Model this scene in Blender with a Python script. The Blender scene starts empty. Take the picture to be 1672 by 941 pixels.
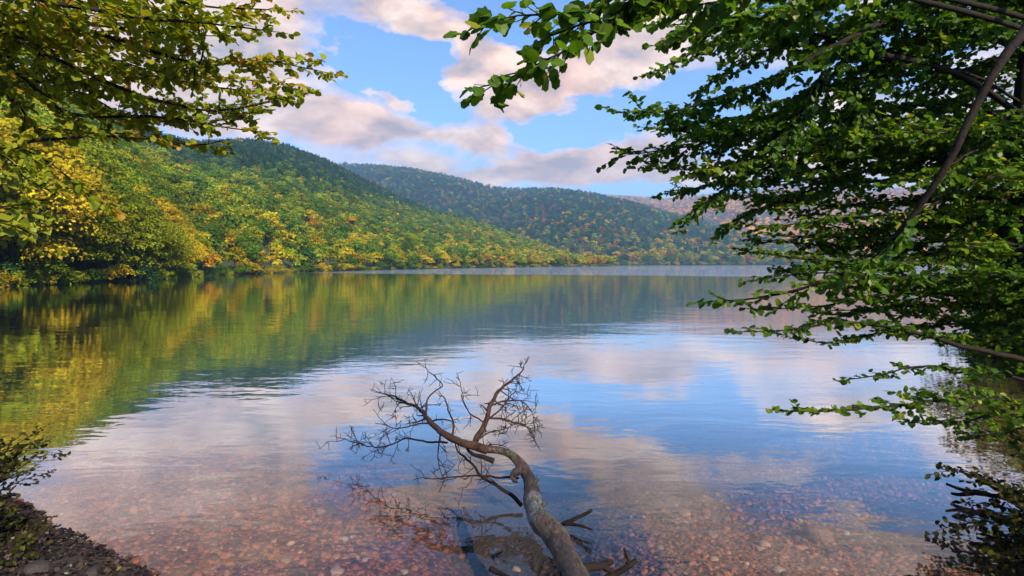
import bpy, math
import numpy as np
from mathutils import Vector
PI = math.pi
R = math.radians
scene = bpy.context.scene
COL = scene.collection
rng = np.random.default_rng(11)

# ------------------------------------------------------------------ camera maths
F = 929.0
CAMZ = 2.2
PITCH = R(2.43)
def ray(u, v):
    a = (u - 836.0) / F
    b = (470.5 - v) / F
    return np.array([a, math.cos(PITCH) + b * math.sin(PITCH), -math.sin(PITCH) + b * math.cos(PITCH)])
def PY(u, v, Y):
    d = ray(u, v)
    return np.array([0, 0, CAMZ]) + d * (Y / d[1])
def PZ(u, v, z):
    d = ray(u, v)
    return np.array([0, 0, CAMZ]) + d * ((z - CAMZ) / d[2])

# ------------------------------------------------------------------ helpers
def tag(o, label=None, cat=None, group=None, kind=None):
    if label: o['label'] = label
    if cat: o['category'] = cat
    if group: o['group'] = group
    if kind: o['kind'] = kind
    return o
def link(o, parent=None):
    COL.objects.link(o)
    if parent is not None:
        o.parent = parent
    return o
def empty(name, loc=(0, 0, 0), rz=0.0, sc=1.0):
    o = bpy.data.objects.new(name, None)
    o.location = loc
    o.rotation_euler = (0, 0, rz)
    o.scale = (sc, sc, sc)
    o.empty_display_size = 0.2
    return link(o)

class Geo:
    """collects vertices and faces (quads / tris) with one tone value per vertex"""
    def __init__(self):
        self.v, self.q, self.t, self.a, self.n = [], [], [], [], 0
    def add(self, v, q=None, t=None, a=0.5):
        v = np.asarray(v, float)
        if q is not None and len(q): self.q.append(np.asarray(q) + self.n)
        if t is not None and len(t): self.t.append(np.asarray(t) + self.n)
        self.a.append(np.full(len(v), a) if np.isscalar(a) else np.asarray(a, float))
        self.v.append(v)
        self.n += len(v)
        return self
    def mesh(self, name, mats, smooth=False, midx=None):
        V = np.concatenate(self.v) if self.v else np.zeros((0, 3))
        Q = np.concatenate(self.q) if self.q else np.zeros((0, 4), int)
        T = np.concatenate(self.t) if self.t else np.zeros((0, 3), int)
        me = bpy.data.meshes.new(name)
        me.vertices.add(len(V))
        me.vertices.foreach_set('co', V.astype(np.float32).ravel())
        nl = Q.size + T.size
        me.loops.add(nl)
        me.loops.foreach_set('vertex_index', np.concatenate([Q.ravel(), T.ravel()]).astype(np.int32))
        nf = len(Q) + len(T)
        me.polygons.add(nf)
        ls = np.concatenate([np.arange(len(Q)) * 4, Q.size + np.arange(len(T)) * 3]).astype(np.int32)
        me.polygons.foreach_set('loop_start', ls)
        me.polygons.foreach_set('use_smooth', np.full(nf, smooth))
        at = me.attributes.new('tone', 'FLOAT', 'POINT')
        at.data.foreach_set('value', np.concatenate(self.a).astype(np.float32) if self.a else np.zeros(0, np.float32))
        for m in (mats if isinstance(mats, (list, tuple)) else [mats]):
            me.materials.append(m)
        if midx is not None:
            me.polygons.foreach_set('material_index', np.asarray(midx, np.int32))
        me.update(calc_edges=True)
        me.validate()
        return me
    def build(self, name, mats, parent=None, smooth=False, midx=None):
        return link(bpy.data.objects.new(name, self.mesh(name, mats, smooth, midx)), parent)

def vnoise(x, y, seed=0):
    x = np.asarray(x, float); y = np.asarray(y, float)
    xi = np.floor(x).astype(np.int64); yi = np.floor(y).astype(np.int64)
    xf = x - xi; yf = y - yi
    def h(a, b):
        n = (a * 374761393 + b * 668265263 + seed * 1442695041) & 0x7fffffff
        n = ((n ^ (n >> 13)) * 1274126177) & 0x7fffffff
        return ((n ^ (n >> 16)) & 0xffff) / 65535.0
    sx = xf * xf * (3 - 2 * xf); sy = yf * yf * (3 - 2 * yf)
    return (h(xi, yi) * (1 - sx) + h(xi + 1, yi) * sx) * (1 - sy) + (h(xi, yi + 1) * (1 - sx) + h(xi + 1, yi + 1) * sx) * sy
def fbm(x, y, seed=0, oct=4):
    s = 0; a = 0.5; tot = 0
    for k in range(oct):
        s = s + a * vnoise(np.asarray(x) * 2 ** k, np.asarray(y) * 2 ** k, seed + k * 17); tot += a; a *= 0.5
    return s / tot - 0.5

def catmull(P, step, extra=None):
    """resample a polyline smoothly; extra = per point values carried along"""
    P = np.asarray(P, float)
    E = None if extra is None else np.asarray(extra, float)
    Q = np.vstack([2 * P[0] - P[1], P, 2 * P[-1] - P[-2]])
    out, eo = [], []
    for i in range(len(P) - 1):
        p0, p1, p2, p3 = Q[i], Q[i + 1], Q[i + 2], Q[i + 3]
        n = max(1, int(np.linalg.norm(p2 - p1) / step))
        for k in range(n):
            t = k / n
            out.append(0.5 * (2 * p1 + (p2 - p0) * t + (2 * p0 - 5 * p1 + 4 * p2 - p3) * t * t + (3 * p1 - p0 - 3 * p2 + p3) * t ** 3))
            if E is not None: eo.append(E[i] * (1 - t) + E[i + 1] * t)
    out.append(P[-1])
    if E is not None: eo.append(E[-1])
    return np.array(out), (np.array(eo) if E is not None else None)

def tube(g, P, rad, sides=6, lump=0.0, seed=0, tone=0.5, cap=True):
    P = np.asarray(P, float); n = len(P)
    if n < 2: return
    rad = np.broadcast_to(np.asarray(rad, float), (n,))
    T = np.gradient(P, axis=0)
    T /= np.linalg.norm(T, axis=1)[:, None] + 1e-9
    ref = np.array([0, 0, 1.0]) if abs(T[0][2]) < 0.9 else np.array([1.0, 0, 0])
    N = np.cross(T[0], ref); N /= np.linalg.norm(N)
    ang = np.arange(sides) / sides * 2 * PI
    V = np.zeros((n, sides, 3))
    for i in range(n):
        N = N - T[i] * np.dot(N, T[i]); N /= np.linalg.norm(N) + 1e-9
        B = np.cross(T[i], N)
        r = rad[i]
        if lump:
            r = r * (1 + lump * 2 * fbm(np.cos(ang) * 1.4 + 5 + i * 0.11, np.sin(ang) * 1.4 + i * 0.17, seed, 3))
            r = r[:, None]
        V[i] = P[i] + (np.cos(ang)[:, None] * N + np.sin(ang)[:, None] * B) * r
    V = V.reshape(-1, 3)
    i = np.arange(n - 1)[:, None] * sides; k = np.arange(sides)[None, :]; k2 = (k + 1) % sides
    Q = np.stack([i + k, i + k2, i + sides + k2, i + sides + k], -1).reshape(-1, 4)
    t = None
    if cap:
        V = np.vstack([V, P[0], P[-1]])
        c0, c1 = n * sides, n * sides + 1
        kk = np.arange(sides); kn = (kk + 1) % sides
        t = np.vstack([np.stack([np.full(sides, c0), kn, kk], -1), np.stack([np.full(sides, c1), (n - 1) * sides + kk, (n - 1) * sides + kn], -1)])
    g.add(V, Q, t, tone)

# leaf outlines: (x across, y along); a rounded, shallowly lobed leaf, folded along the midrib
_L = np.array([[0, 0, 0], [0, .33, 0], [0, .66, 0], [0, 1.0, 0],
               [-.25, -.04, .02], [-.46, .17, .05], [-.43, .38, .05], [-.50, .58, .06], [-.35, .76, .04], [-.20, .96, .03],
               [.25, -.04, .02], [.46, .17, .05], [.43, .38, .05], [.50, .58, .06], [.35, .76, .04], [.20, .96, .03]])
_LQ = np.array([[0, 1, 5, 4], [1, 6, 7, 5], [1, 2, 8, 6], [2, 3, 9, 8], [0, 10, 11, 1], [1, 11, 13, 12], [1, 12, 14, 2], [2, 14, 15, 3]])
_LQ = np.array([[0, 1, 5, 4], [1, 2, 6, 5], [2, 8, 7, 6], [2, 3, 9, 8], [0, 10, 11, 1], [1, 11, 12, 2], [2, 12, 13, 14], [2, 14, 15, 3]])
_S = np.array([[0, 0, 0], [0, .5, 0], [0, 1.0, 0], [-.36, .22, .05], [-.34, .68, .05], [.36, .22, .05], [.34, .68, .05]])
_SQ = np.array([[0, 1, 4, 3], [1, 2, 4, 4], [0, 5, 6, 1], [1, 6, 2, 2]])
def leaves(g, pos, ax, nr, size, tone, curl=0.15, simple=False):
    pos = np.asarray(pos); ax = np.asarray(ax); nr = np.asarray(nr)
    ax = ax / (np.linalg.norm(ax, axis=1)[:, None] + 1e-9)
    nr = nr - ax * np.sum(nr * ax, 1)[:, None]
    nr = nr / (np.linalg.norm(nr, axis=1)[:, None] + 1e-9)
    sd = np.cross(ax, nr)
    n = len(pos); size = np.broadcast_to(size, (n,))
    if simple:
        Lt = np.array([[0, 0, 0], [-.4, .45, .06], [0, 1, 0], [.4, .45, .06]]); Lq = np.array([[0, 3, 2, 1]])
    else:
        Lt, Lq = _L, _LQ
    L = Lt[None] * np.ones((n, 1, 1))
    L = L * (1 + (rng.random((n, len(Lt), 1)) - .5) * 0.16)
    z = L[:, :, 2] - curl * (L[:, :, 1] ** 2) * (rng.random((n, 1)) * 2 - 0.4)
    V = pos[:, None] + size[:, None, None] * (L[:, :, 0:1] * sd[:, None] + L[:, :, 1:2] * ax[:, None] + z[:, :, None] * nr[:, None])
    m = len(Lt)
    Q = (np.arange(n) * m)[:, None, None] + Lq[None]
    g.add(V.reshape(-1, 3), Q.reshape(-1, 4), None, np.repeat(np.broadcast_to(tone, (n,)), m))

# ------------------------------------------------------------------ materials
class NT:
    def __init__(self, mat):
        self.t = mat.node_tree; self.N = self.t.nodes; self.L = self.t.links
    def n(self, typ, **kw):
        nd = self.N.new(typ)
        for k, v in kw.items(): setattr(nd, k, v)
        return nd
    def l(self, a, b): self.L.new(a, b)
    def math(self, op, a, b=None, c=None, clamp=False):
        nd = self.n('ShaderNodeMath', operation=op, use_clamp=clamp)
        for i, x in enumerate((a, b, c)):
            if x is None: continue
            if isinstance(x, (int, float)): nd.inputs[i].default_value = x
            else: self.l(x, nd.inputs[i])
        return nd.outputs[0]
    def ramp(self, fac, stops, interp='LINEAR'):
        nd = self.n('ShaderNodeValToRGB'); cr = nd.color_ramp; cr.interpolation = interp
        while len(cr.elements) < len(stops): cr.elements.new(0.5)
        for e, (p, c) in zip(cr.elements, stops):
            e.position = p
            e.color = (c, c, c, 1) if isinstance(c, (int, float)) else (*c, 1)
        self.l(fac, nd.inputs[0])
        return nd.outputs[0]
    def mix(self, f, a, b, blend='MIX'):
        nd = self.n('ShaderNodeMix', data_type='RGBA', blend_type=blend)
        for s, x in ((nd.inputs[0], f), (nd.inputs[6], a), (nd.inputs[7], b)):
            if isinstance(x, (int, float)): s.default_value = x
            elif isinstance(x, tuple): s.default_value = (*x, 1)
            else: self.l(x, s)
        return nd.outputs[2]
    def noise(self, vec, scale, detail=3, rough=0.5, dist=0.0, dims='3D'):
        nd = self.n('ShaderNodeTexNoise', noise_dimensions=dims)
        nd.inputs['Scale'].default_value = scale; nd.inputs['Detail'].default_value = detail
        nd.inputs['Roughness'].default_value = rough; nd.inputs['Distortion'].default_value = dist
        if vec is not None: self.l(vec, nd.inputs['Vector'])
        return nd.outputs[0]
def newmat(name):
    m = bpy.data.materials.new(name); m.use_nodes = True
    m.node_tree.nodes.clear()
    t = NT(m)
    t.out = t.n('ShaderNodeOutputMaterial')
    return m, t
def pos(t): return t.n('ShaderNodeNewGeometry').outputs['Position']
def objco(t): return t.n('ShaderNodeTexCoord').outputs['Object']
def bump(t, h, dist, strength=1.0):
    b = t.n('ShaderNodeBump'); b.inputs['Distance'].default_value = dist; b.inputs['Strength'].default_value = strength
    t.l(h, b.inputs['Height']); return b.outputs[0]

def leaf_mat(name, stops, trans=0.4, src='tone', gloss=0.05):
    m, t = newmat(name)
    if src == 'tone':
        a = t.n('ShaderNodeAttribute', attribute_name='tone')
        col = t.ramp(a.outputs['Fac'], stops)
    else:
        if src == 'object':
            base = t.n('ShaderNodeObjectInfo').outputs['Color']
        else:
            base = t.n('ShaderNodeAttribute', attribute_name='tint', attribute_type='INSTANCER').outputs['Color']
        a = t.n('ShaderNodeAttribute', attribute_name='tone')
        hs = t.n('ShaderNodeHueSaturation')
        t.l(base, hs.inputs['Color'])
        t.l(t.ramp(a.outputs['Fac'], [(0, .482), (1, .515)]), hs.inputs['Hue'])
        t.l(t.math('MULTIPLY_ADD', a.outputs['Fac'], 0.9, 0.55), hs.inputs['Value'])
        col = hs.outputs[0]
    d = t.n('ShaderNodeBsdfDiffuse'); t.l(col, d.inputs[0])
    tr = t.n('ShaderNodeBsdfTranslucent'); t.l(t.mix(1.0, col, (1.25, 1.15, 0.5), 'MULTIPLY'), tr.inputs[0])
    mx = t.n('ShaderNodeMixShader'); mx.inputs[0].default_value = trans
    t.l(d.outputs[0], mx.inputs[1]); t.l(tr.outputs[0], mx.inputs[2])
    o = mx.outputs[0]
    if gloss:
        gl = t.n('ShaderNodeBsdfGlossy'); gl.inputs['Roughness'].default_value = 0.45
        m2 = t.n('ShaderNodeMixShader'); m2.inputs[0].default_value = gloss
        t.l(o, m2.inputs[1]); t.l(gl.outputs[0], m2.inputs[2]); o = m2.outputs[0]
    t.l(o, t.out.inputs[0])
    return m

def bark_mat(name, dark, light, scale=8, moss=None, bd=0.01):
    m, t = newmat(name)
    co = objco(t)
    n1 = t.noise(co, scale, 6, 0.65)
    n2 = t.noise(co, scale * 5, 4, 0.6)
    col = t.ramp(t.math('ADD', t.math('MULTIPLY', n1, 0.65), t.math('MULTIPLY', n2, 0.35)), [(0.36, dark), (0.64, light)])
    if moss:
        n3 = t.noise(co, scale * 0.55, 4, 0.6)
        col = t.mix(t.ramp(n3, [(0.56, 0.0), (0.68, 0.9)]), col, moss)
    p = t.n('ShaderNodeBsdfPrincipled'); t.l(col, p.inputs['Base Color']); p.inputs['Roughness'].default_value = 0.85; p.inputs['Specular IOR Level'].default_value = .15
    t.l(bump(t, t.math('ADD', n1, t.math('MULTIPLY', n2, 0.5)), bd, 0.9), p.inputs['Normal'])
    t.l(p.outputs[0], t.out.inputs[0])
    return m

M = {}
M['leaf_green'] = leaf_mat('leaf_green', [(0, (.030, .085, .006)), (.5, (.078, .175, .010)), (.85, (.15, .25, .016)), (1, (.30, .29, .022))], .6, gloss=.02)
M['leaf_olive'] = leaf_mat('leaf_olive', [(0, (.10, .16, .008)), (.5, (.23, .29, .013)), (.85, (.36, .36, .02)), (1, (.42, .25, .028))], .58, gloss=.02)
M['leaf_lime'] = leaf_mat('leaf_lime', [(0, (.05, .09, .01)), (.5, (.14, .17, .015)), (1, (.28, .22, .02))], .5)
M['leaf_dark'] = leaf_mat('leaf_dark', [(0, (.014, .016, .006)), (.6, (.035, .036, .010)), (1, (.09, .085, .014))], .3, gloss=0.0)
M['leaf_litter'] = leaf_mat('leaf_litter', [(0, (.008, .005, .004)), (.5, (.024, .014, .009)), (.9, (.06, .036, .022)), (.97, (.11, .075, .05)), (1, (.13, .13, .02))], .1)
M['crown'] = leaf_mat('crown_leaves', None, .38, 'object', 0.0)
M['crown_mass'] = leaf_mat('crown_mass_leaves', None, .38, 'instancer', 0.0)
M['bark'] = bark_mat('bark', (.006, .0045, .0035), (.024, .017, .013), 14)
M['bark_pale'] = bark_mat('bark_pale', (.05, .04, .03), (.20, .16, .12), 5)
M['bark_wood'] = bark_mat('bark_wet_dead', (.012, .009, .008), (.125, .085, .07), 7, (.06, .075, .012), 0.012)
M['bark_top'] = bark_mat('bark_dead_branch', (.010, .006, .005), (.062, .034, .025), 16, None, 0.004)
M['twig_dark'] = bark_mat('twig_dark', (.005, .004, .004), (.020, .013, .011), 30, None, 0.002)

def dead_wood():
    m, t = newmat('dead_wood')
    co = objco(t)
    a = t.n('ShaderNodeAttribute', attribute_name='tone').outputs['Fac']
    n1 = t.noise(co, 6, 8, .7, .6); n2 = t.noise(co, 30, 5, .65)
    mp = t.n('ShaderNodeMapping'); mp.inputs['Scale'].default_value = (1, .22, .5); t.l(co, mp.inputs[0])
    crk = t.noise(mp.outputs[0], 38, 4, .7, 1.2)
    mixv = t.math('ADD', t.math('MULTIPLY', n1, .55), t.math('MULTIPLY', n2, .45))
    brown = t.ramp(mixv, [(.38, (.016, .011, .009)), (.52, (.055, .033, .025)), (.68, (.14, .085, .062))])
    grey = t.ramp(mixv, [(.36, (.025, .026, .03)), (.62, (.125, .125, .14))])
    dark = t.ramp(mixv, [(.4, (.008, .006, .006)), (.65, (.05, .034, .027))])
    aa = t.math('ADD', a, t.math('MULTIPLY_ADD', n1, .5, -.25))
    col = t.mix(t.ramp(aa, [(.22, 0.0), (.36, 1.0)]), dark, brown)
    col = t.mix(t.ramp(aa, [(.64, 0.0), (.78, 1.0)]), col, grey)
    n3 = t.noise(co, 4.2, 5, .65)
    col = t.mix(t.ramp(n3, [(.54, 0.0), (.66, .85)]), col, (.055, .072, .012))
    col = t.mix(t.ramp(crk, [(.36, .85), (.46, 0.0)]), col, (.010, .008, .007))
    p = t.n('ShaderNodeBsdfPrincipled'); t.l(col, p.inputs['Base Color']); p.inputs['Roughness'].default_value = .6
    h = t.math('ADD', t.math('ADD', n1, t.math('MULTIPLY', n2, .5)), t.ramp(crk, [(.34, 0.0), (.48, .6)]))
    t.l(bump(t, h, .018, 1.0), p.inputs['Normal'])
    t.l(p.outputs[0], t.out.inputs[0])
    return m
M['bark_wood'] = dead_wood()
def soil_mat(name, a, b, c, scale, bd=0.02):
    m, t = newmat(name)
    p_ = pos(t)
    n1 = t.noise(p_, scale, 8, 0.65); n2 = t.noise(p_, scale * 9, 4, 0.6)
    col = t.ramp(t.math('ADD', t.math('MULTIPLY', n1, .6), t.math('MULTIPLY', n2, .4)), [(.35, a), (.5, b), (.66, c)])
    p = t.n('ShaderNodeBsdfPrincipled'); t.l(col, p.inputs['Base Color']); p.inputs['Roughness'].default_value = .9
    t.l(bump(t, n2, bd), p.inputs['Normal'])
    t.l(p.outputs[0], t.out.inputs[0])
    return m
M['forest_floor'] = soil_mat('forest_floor', (.012, .022, .008), (.03, .045, .014), (.06, .055, .022), .06, .4)
M['far_floor'] = soil_mat('far_hill_floor', (.05, .035, .02), (.10, .065, .035), (.17, .105, .055), .012, 1.0)

def shore_mat():
    """soil and leaf mould above the water, reddish pebbles in the shallows, silt painted darker with depth for light lost in the water"""
    m, t = newmat('shore_and_bed')
    P_ = pos(t)
    z = t.n('ShaderNodeSeparateXYZ'); t.l(P_, z.inputs[0]); z = z.outputs[2]
    vo = t.n('ShaderNodeTexVoronoi'); vo.inputs['Scale'].default_value = 17; vo.inputs['Randomness'].default_value = 1
    wv = t.n('ShaderNodeVectorMath', operation='ADD')
    nn = t.n('ShaderNodeTexNoise'); nn.inputs['Scale'].default_value = 9; t.l(P_, nn.inputs['Vector'])
    sc = t.n('ShaderNodeVectorMath', operation='SCALE'); t.l(nn.outputs[1], sc.inputs[0]); sc.inputs[3].default_value = .05
    t.l(P_, wv.inputs[0]); t.l(sc.outputs[0], wv.inputs[1]); t.l(wv.outputs[0], vo.inputs['Vector'])
    cell = t.n('ShaderNodeSeparateColor'); t.l(vo.outputs['Color'], cell.inputs[0])
    peb = t.ramp(cell.outputs[0], [(0, (.05, .013, .007)), (.45, (.145, .042, .019)), (.8, (.21, .068, .034)), (1, (.22, .095, .055))])
    edge = t.ramp(vo.outputs['Distance'], [(.25, 1.0), (.75, .25)])
    peb = t.mix(1.0, peb, edge, 'MULTIPLY')
    dimmed_silt = t.ramp(t.noise(P_, .5, 5), [(.35, (.010, .030, .026)), (.65, (.022, .055, .040))])
    dimmed_silt = t.mix(t.ramp(t.math('MULTIPLY_ADD', z, .4, 1.0), [(.3, 0.0), (.62, 1.0)]), dimmed_silt, (.012, .010, .010))
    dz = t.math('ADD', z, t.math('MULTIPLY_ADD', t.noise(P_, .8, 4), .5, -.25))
    col = t.mix(t.ramp(t.math('MULTIPLY_ADD', dz, .5, 1.0), [(.64, 0.0), (.85, 1.0)]), dimmed_silt, peb)  # depth mix paints the water's light absorption into the bed colour
    n1 = t.noise(P_, 3, 8, .7)
    soil = t.ramp(n1, [(.35, (.008, .006, .004)), (.6, (.028, .019, .013)), (.75, (.05, .036, .025))])
    col = t.mix(t.ramp(t.math('MULTIPLY_ADD', z, 4.0, .4), [(.42, 0.0), (.62, 1.0)]), col, soil)
    p = t.n('ShaderNodeBsdfPrincipled'); t.l(col, p.inputs['Base Color']); p.inputs['Roughness'].default_value = .8
    t.l(bump(t, t.math('SUBTRACT', t.math('MULTIPLY', n1, .6), vo.outputs['Distance']), .025), p.inputs['Normal'])
    t.l(p.outputs[0], t.out.inputs[0])
    return m
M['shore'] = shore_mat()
M['dimmed_silt'] = soil_mat('deep_dimmed_silt', (.010, .030, .026), (.016, .042, .032), (.022, .055, .040), .2, .01)  # dark teal stands in for light absorbed by the deep water

def stone_mat(name, lo, hi, src):
    m, t = newmat(name)
    if src == 'instancer':
        f = t.n('ShaderNodeAttribute', attribute_name='tint', attribute_type='INSTANCER').outputs['Fac']
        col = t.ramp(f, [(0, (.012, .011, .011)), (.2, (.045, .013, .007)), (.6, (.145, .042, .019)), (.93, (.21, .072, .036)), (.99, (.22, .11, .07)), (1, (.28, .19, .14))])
    else:
        col = t.n('ShaderNodeObjectInfo').outputs['Color']
    n1 = t.noise(objco(t), 3.0, 6, .65)
    col = t.mix(1.0, col, t.ramp(n1, [(.3, .55), (.7, 1.15)]), 'MULTIPLY')
    p = t.n('ShaderNodeBsdfPrincipled'); t.l(col, p.inputs['Base Color']); p.inputs['Roughness'].default_value = .65
    t.l(bump(t, n1, .1, .4), p.inputs['Normal'])
    t.l(p.outputs[0], t.out.inputs[0])
    return m
M['gravel'] = stone_mat('gravel_stone', None, None, 'instancer')
M['stone'] = stone_mat('single_stone', None, None, 'object')

def water_mat():
    m, t = newmat('lake_water')
    P_ = pos(t)
    sx = t.n('ShaderNodeSeparateXYZ'); t.l(P_, sx.inputs[0])
    def wave(sxy, scale, detail, dist=0.0):
        mp = t.n('ShaderNodeMapping'); mp.inputs['Scale'].default_value = (sxy, 1, 1); mp.inputs['Rotation'].default_value = (0, 0, R(4))
        t.l(P_, mp.inputs[0]); return t.noise(mp.outputs[0], scale, detail, .5, dist)
    fine = t.math('MULTIPLY', wave(.45, 5.5, 2, .4), .0016)
    mid = t.math('MULTIPLY', wave(.4, 1.5, 3, .5), .0065)
    big = t.math('MULTIPLY', wave(.35, .22, 2), .020)
    calm = t.math('ADD', t.math('ADD', fine, mid), big)
    # breeze lanes: patches far out on the open lake where the surface is ruffled
    mp = t.n('ShaderNodeMapping'); mp.inputs['Scale'].default_value = (.25, 1, 1); t.l(P_, mp.inputs[0])
    lane = t.noise(mp.outputs[0], .012, 5, .6)
    far = t.math('ADD', t.math('ADD', sx.outputs[1], t.math('MULTIPLY', sx.outputs[0], .30)), t.math('MULTIPLY', lane, 150.0))
    gust = t.ramp(t.math('MULTIPLY_ADD', far, 1 / 400.0, 0.0), [(.47, 0.0), (.55, 1.0)])
    ruf = t.math('MULTIPLY', t.math('MULTIPLY', wave(.5, .9, 3), .55), gust)
    h = t.math('ADD', calm, ruf)
    nb = bump(t, h, 1.0)
    gl = t.n('ShaderNodeBsdfGlossy'); gl.inputs['Roughness'].default_value = .02
    gl.inputs['Color'].default_value = (1, 1, 1, 1)
    t.l(nb, gl.inputs['Normal'])
    tr = t.n('ShaderNodeBsdfTransparent'); tr.inputs[0].default_value = (.97, .96, .94, 1)
    lw = t.n('ShaderNodeLayerWeight'); lw.inputs[0].default_value = .5; t.l(nb, lw.inputs['Normal'])
    f = t.ramp(lw.outputs['Facing'], [(0, .03), (.42, .05), (.53, .085), (.62, .21), (.70, .47), (.77, .74), (.84, .90), (.95, .97)])
    mx = t.n('ShaderNodeMixShader'); t.l(f, mx.inputs[0]); t.l(tr.outputs[0], mx.inputs[1]); t.l(gl.outputs[0], mx.inputs[2])
    t.l(mx.outputs[0], t.out.inputs[0])
    return m
M['water'] = water_mat()

# ------------------------------------------------------------------ world: sky and clouds
SUN_AZ_DIR = np.array([0.50, -0.86]); SUN_EL = R(34)
SUN_AZ_DIR = SUN_AZ_DIR / np.linalg.norm(SUN_AZ_DIR)
def make_world():
    w = bpy.data.worlds.new('World'); scene.world = w; w.use_nodes = True
    w.node_tree.nodes.clear(); t = NT(w)
    out = t.n('ShaderNodeOutputWorld'); bg = t.n('ShaderNodeBackground'); bg.inputs[1].default_value = SKY_STRENGTH
    t.l(bg.outputs[0], out.inputs[0])
    sky = t.n('ShaderNodeTexSky'); sky.sky_type = 'NISHITA'; sky.sun_disc = False
    sky.sun_elevation = SUN_EL
    sky.sun_rotation = math.atan2(SUN_AZ_DIR[0], SUN_AZ_DIR[1])
    sky.air_density = 1.0; sky.dust_density = 0.6; sky.ozone_density = 2.0
    d = t.n('ShaderNodeTexCoord').outputs['Generated']
    s = t.n('ShaderNodeSeparateXYZ'); t.l(d, s.inputs[0])
    az = t.math('ARCTAN2', s.outputs[0], s.outputs[1])
    el = t.math('ARCSINE', s.outputs[2], clamp=False)
    def combine(a, b, c=0.0):
        nd = t.n('ShaderNodeCombineXYZ')
        for i, x in enumerate((a, b, c)):
            if isinstance(x, (int, float)): nd.inputs[i].default_value = x
            else: t.l(x, nd.inputs[i])
        return nd.outputs[0]
    base = combine(az, t.math('MULTIPLY', el, 2.0))
    warp = t.noise(base, 3.2, 5, .6)
    warp2 = t.noise(combine(az, t.math('MULTIPLY', el, 2.0), 7.3), 3.2, 5, .6)
    azw = t.math('ADD', az, t.math('MULTIPLY_ADD', warp, .36, -.18))
    elw = t.math('ADD', el, t.math('MULTIPLY_ADD', warp2, .18, -.09))
    def ang(u, v):
        dd = ray(u, v); dd = dd / np.linalg.norm(dd)
        return math.atan2(dd[0], dd[1]), math.asin(dd[2])
    # (u, v, half width px, half height px, slope, weight)
    blobs = [(545, 208, 115, 40, 0, 1.0), (660, 215, 90, 18, 0, .7), (690, 22, 95, 36, .1, 1.25), (775, 98, 58, 34, -.1, 1.25), (632, 143, 26, 15, 0, .9),
             (1010, 85, 200, 58, -.35, 1.05), (880, 165, 80, 24, -.2, .7), (792, 226, 46, 20, .1, .85), (880, 272, 110, 18, 0, .75),
             (1015, 272, 120, 34, -.1, 1.0), (760, 283, 300, 18, 0, .55), (1150, 300, 260, 26, 0, .7), (430, 78, 70, 36, 0, .85),
             (330, 165, 120, 50, 0, .8), (1230, 110, 120, 34, 0, .35), (1330, 190, 160, 40, 0, .55), (1560, 230, 260, 60, 0, .6),
             (285, -25, 270, 120, 0, 1.25), (1330, -68, 330, 64, .05, 1.15), (810, -50, 150, 90, 0, -.9), (640, 105, 75, 42, 0, -.5), (880, 215, 90, 22, 0, -.35), (-300, 100, 300, 120, 0, .9), (2000, 60, 400, 160, 0, .9)]
    dens = None
    for (u, v, ru, rv, sl, wgt) in blobs:
        a0, e0 = ang(u, v)
        dp = math.hypot(1, (u - 836) / F)
        ra = ru / F / dp ** 1.5; re = rv / F / dp
        da = t.math('MULTIPLY', t.math('SUBTRACT', azw, a0), 1 / ra)
        de = t.math('MULTIPLY', t.math('SUBTRACT', elw, e0), 1 / re)
        if sl: de = t.math('ADD', de, t.math('MULTIPLY', da, sl * ra / re))
        q = t.math('ADD', t.math('MULTIPLY', da, da), t.math('MULTIPLY', de, de))
        b = t.math('MULTIPLY', t.math('DIVIDE', 1.0, t.math('ADD', 1.0, t.math('MULTIPLY', q, q))), wgt)
        dens = b if dens is None else t.math('ADD', dens, b)
    n1 = t.noise(base, 7.0, 9, .60, .3)
    off = combine(t.math('ADD', az, -.03), t.math('MULTIPLY_ADD', el, 2.0, .055))
    n2 = t.noise(off, 7.0, 5, .58, .3)
    c = t.math('ADD', dens, t.math('MULTIPLY_ADD', n1, 1.7, -.85))
    mask = t.ramp(c, [(.46, 0.0), (.62, .48), (1.02, .96)], 'EASE')
    # lit side or shaded side: does the cloud grow thicker towards the light?
    lit = t.math('ADD', t.math('SUBTRACT', n1, n2), t.math('MULTIPLY', dens, -.10))
    ccol = t.ramp(t.math('MULTIPLY_ADD', lit, 2.0, .72), [(.15, CLOUD_DARK), (.5, CLOUD_MID), (.85, CLOUD_LIT)])
    warm = t.noise(base, 2.3, 2)
    ccol = t.mix(t.ramp(warm, [(.40, 0.0), (.62, .8)]), ccol, t.mix(1.0, ccol, (1.12, .88, .72), 'MULTIPLY'))
    skyc = t.mix(1.0, sky.outputs[0], SKY_TINT, 'MULTIPLY')
    col = t.mix(mask, skyc, ccol)
    t.l(col, bg.inputs[0])
SKY_STRENGTH = 0.095
SKY_TINT = (.76, .94, 1.2)
CLOUD_DARK = (2.7, 2.4, 2.45); CLOUD_MID = (5.1, 3.85, 3.15); CLOUD_LIT = (7.0, 5.8, 4.8)
make_world()
sd = bpy.data.lights.new('sun', 'SUN'); sd.energy = 4.8; sd.angle = R(0.6); sd.color = (1.0, .84, .64)
so = bpy.data.objects.new('sun', sd); link(so)
tos = Vector((SUN_AZ_DIR[0] * math.cos(SUN_EL), SUN_AZ_DIR[1] * math.cos(SUN_EL), math.sin(SUN_EL)))
so.rotation_euler = tos.to_track_quat('Z', 'Y').to_euler()
so.location = (-20, -20, 30)

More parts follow.
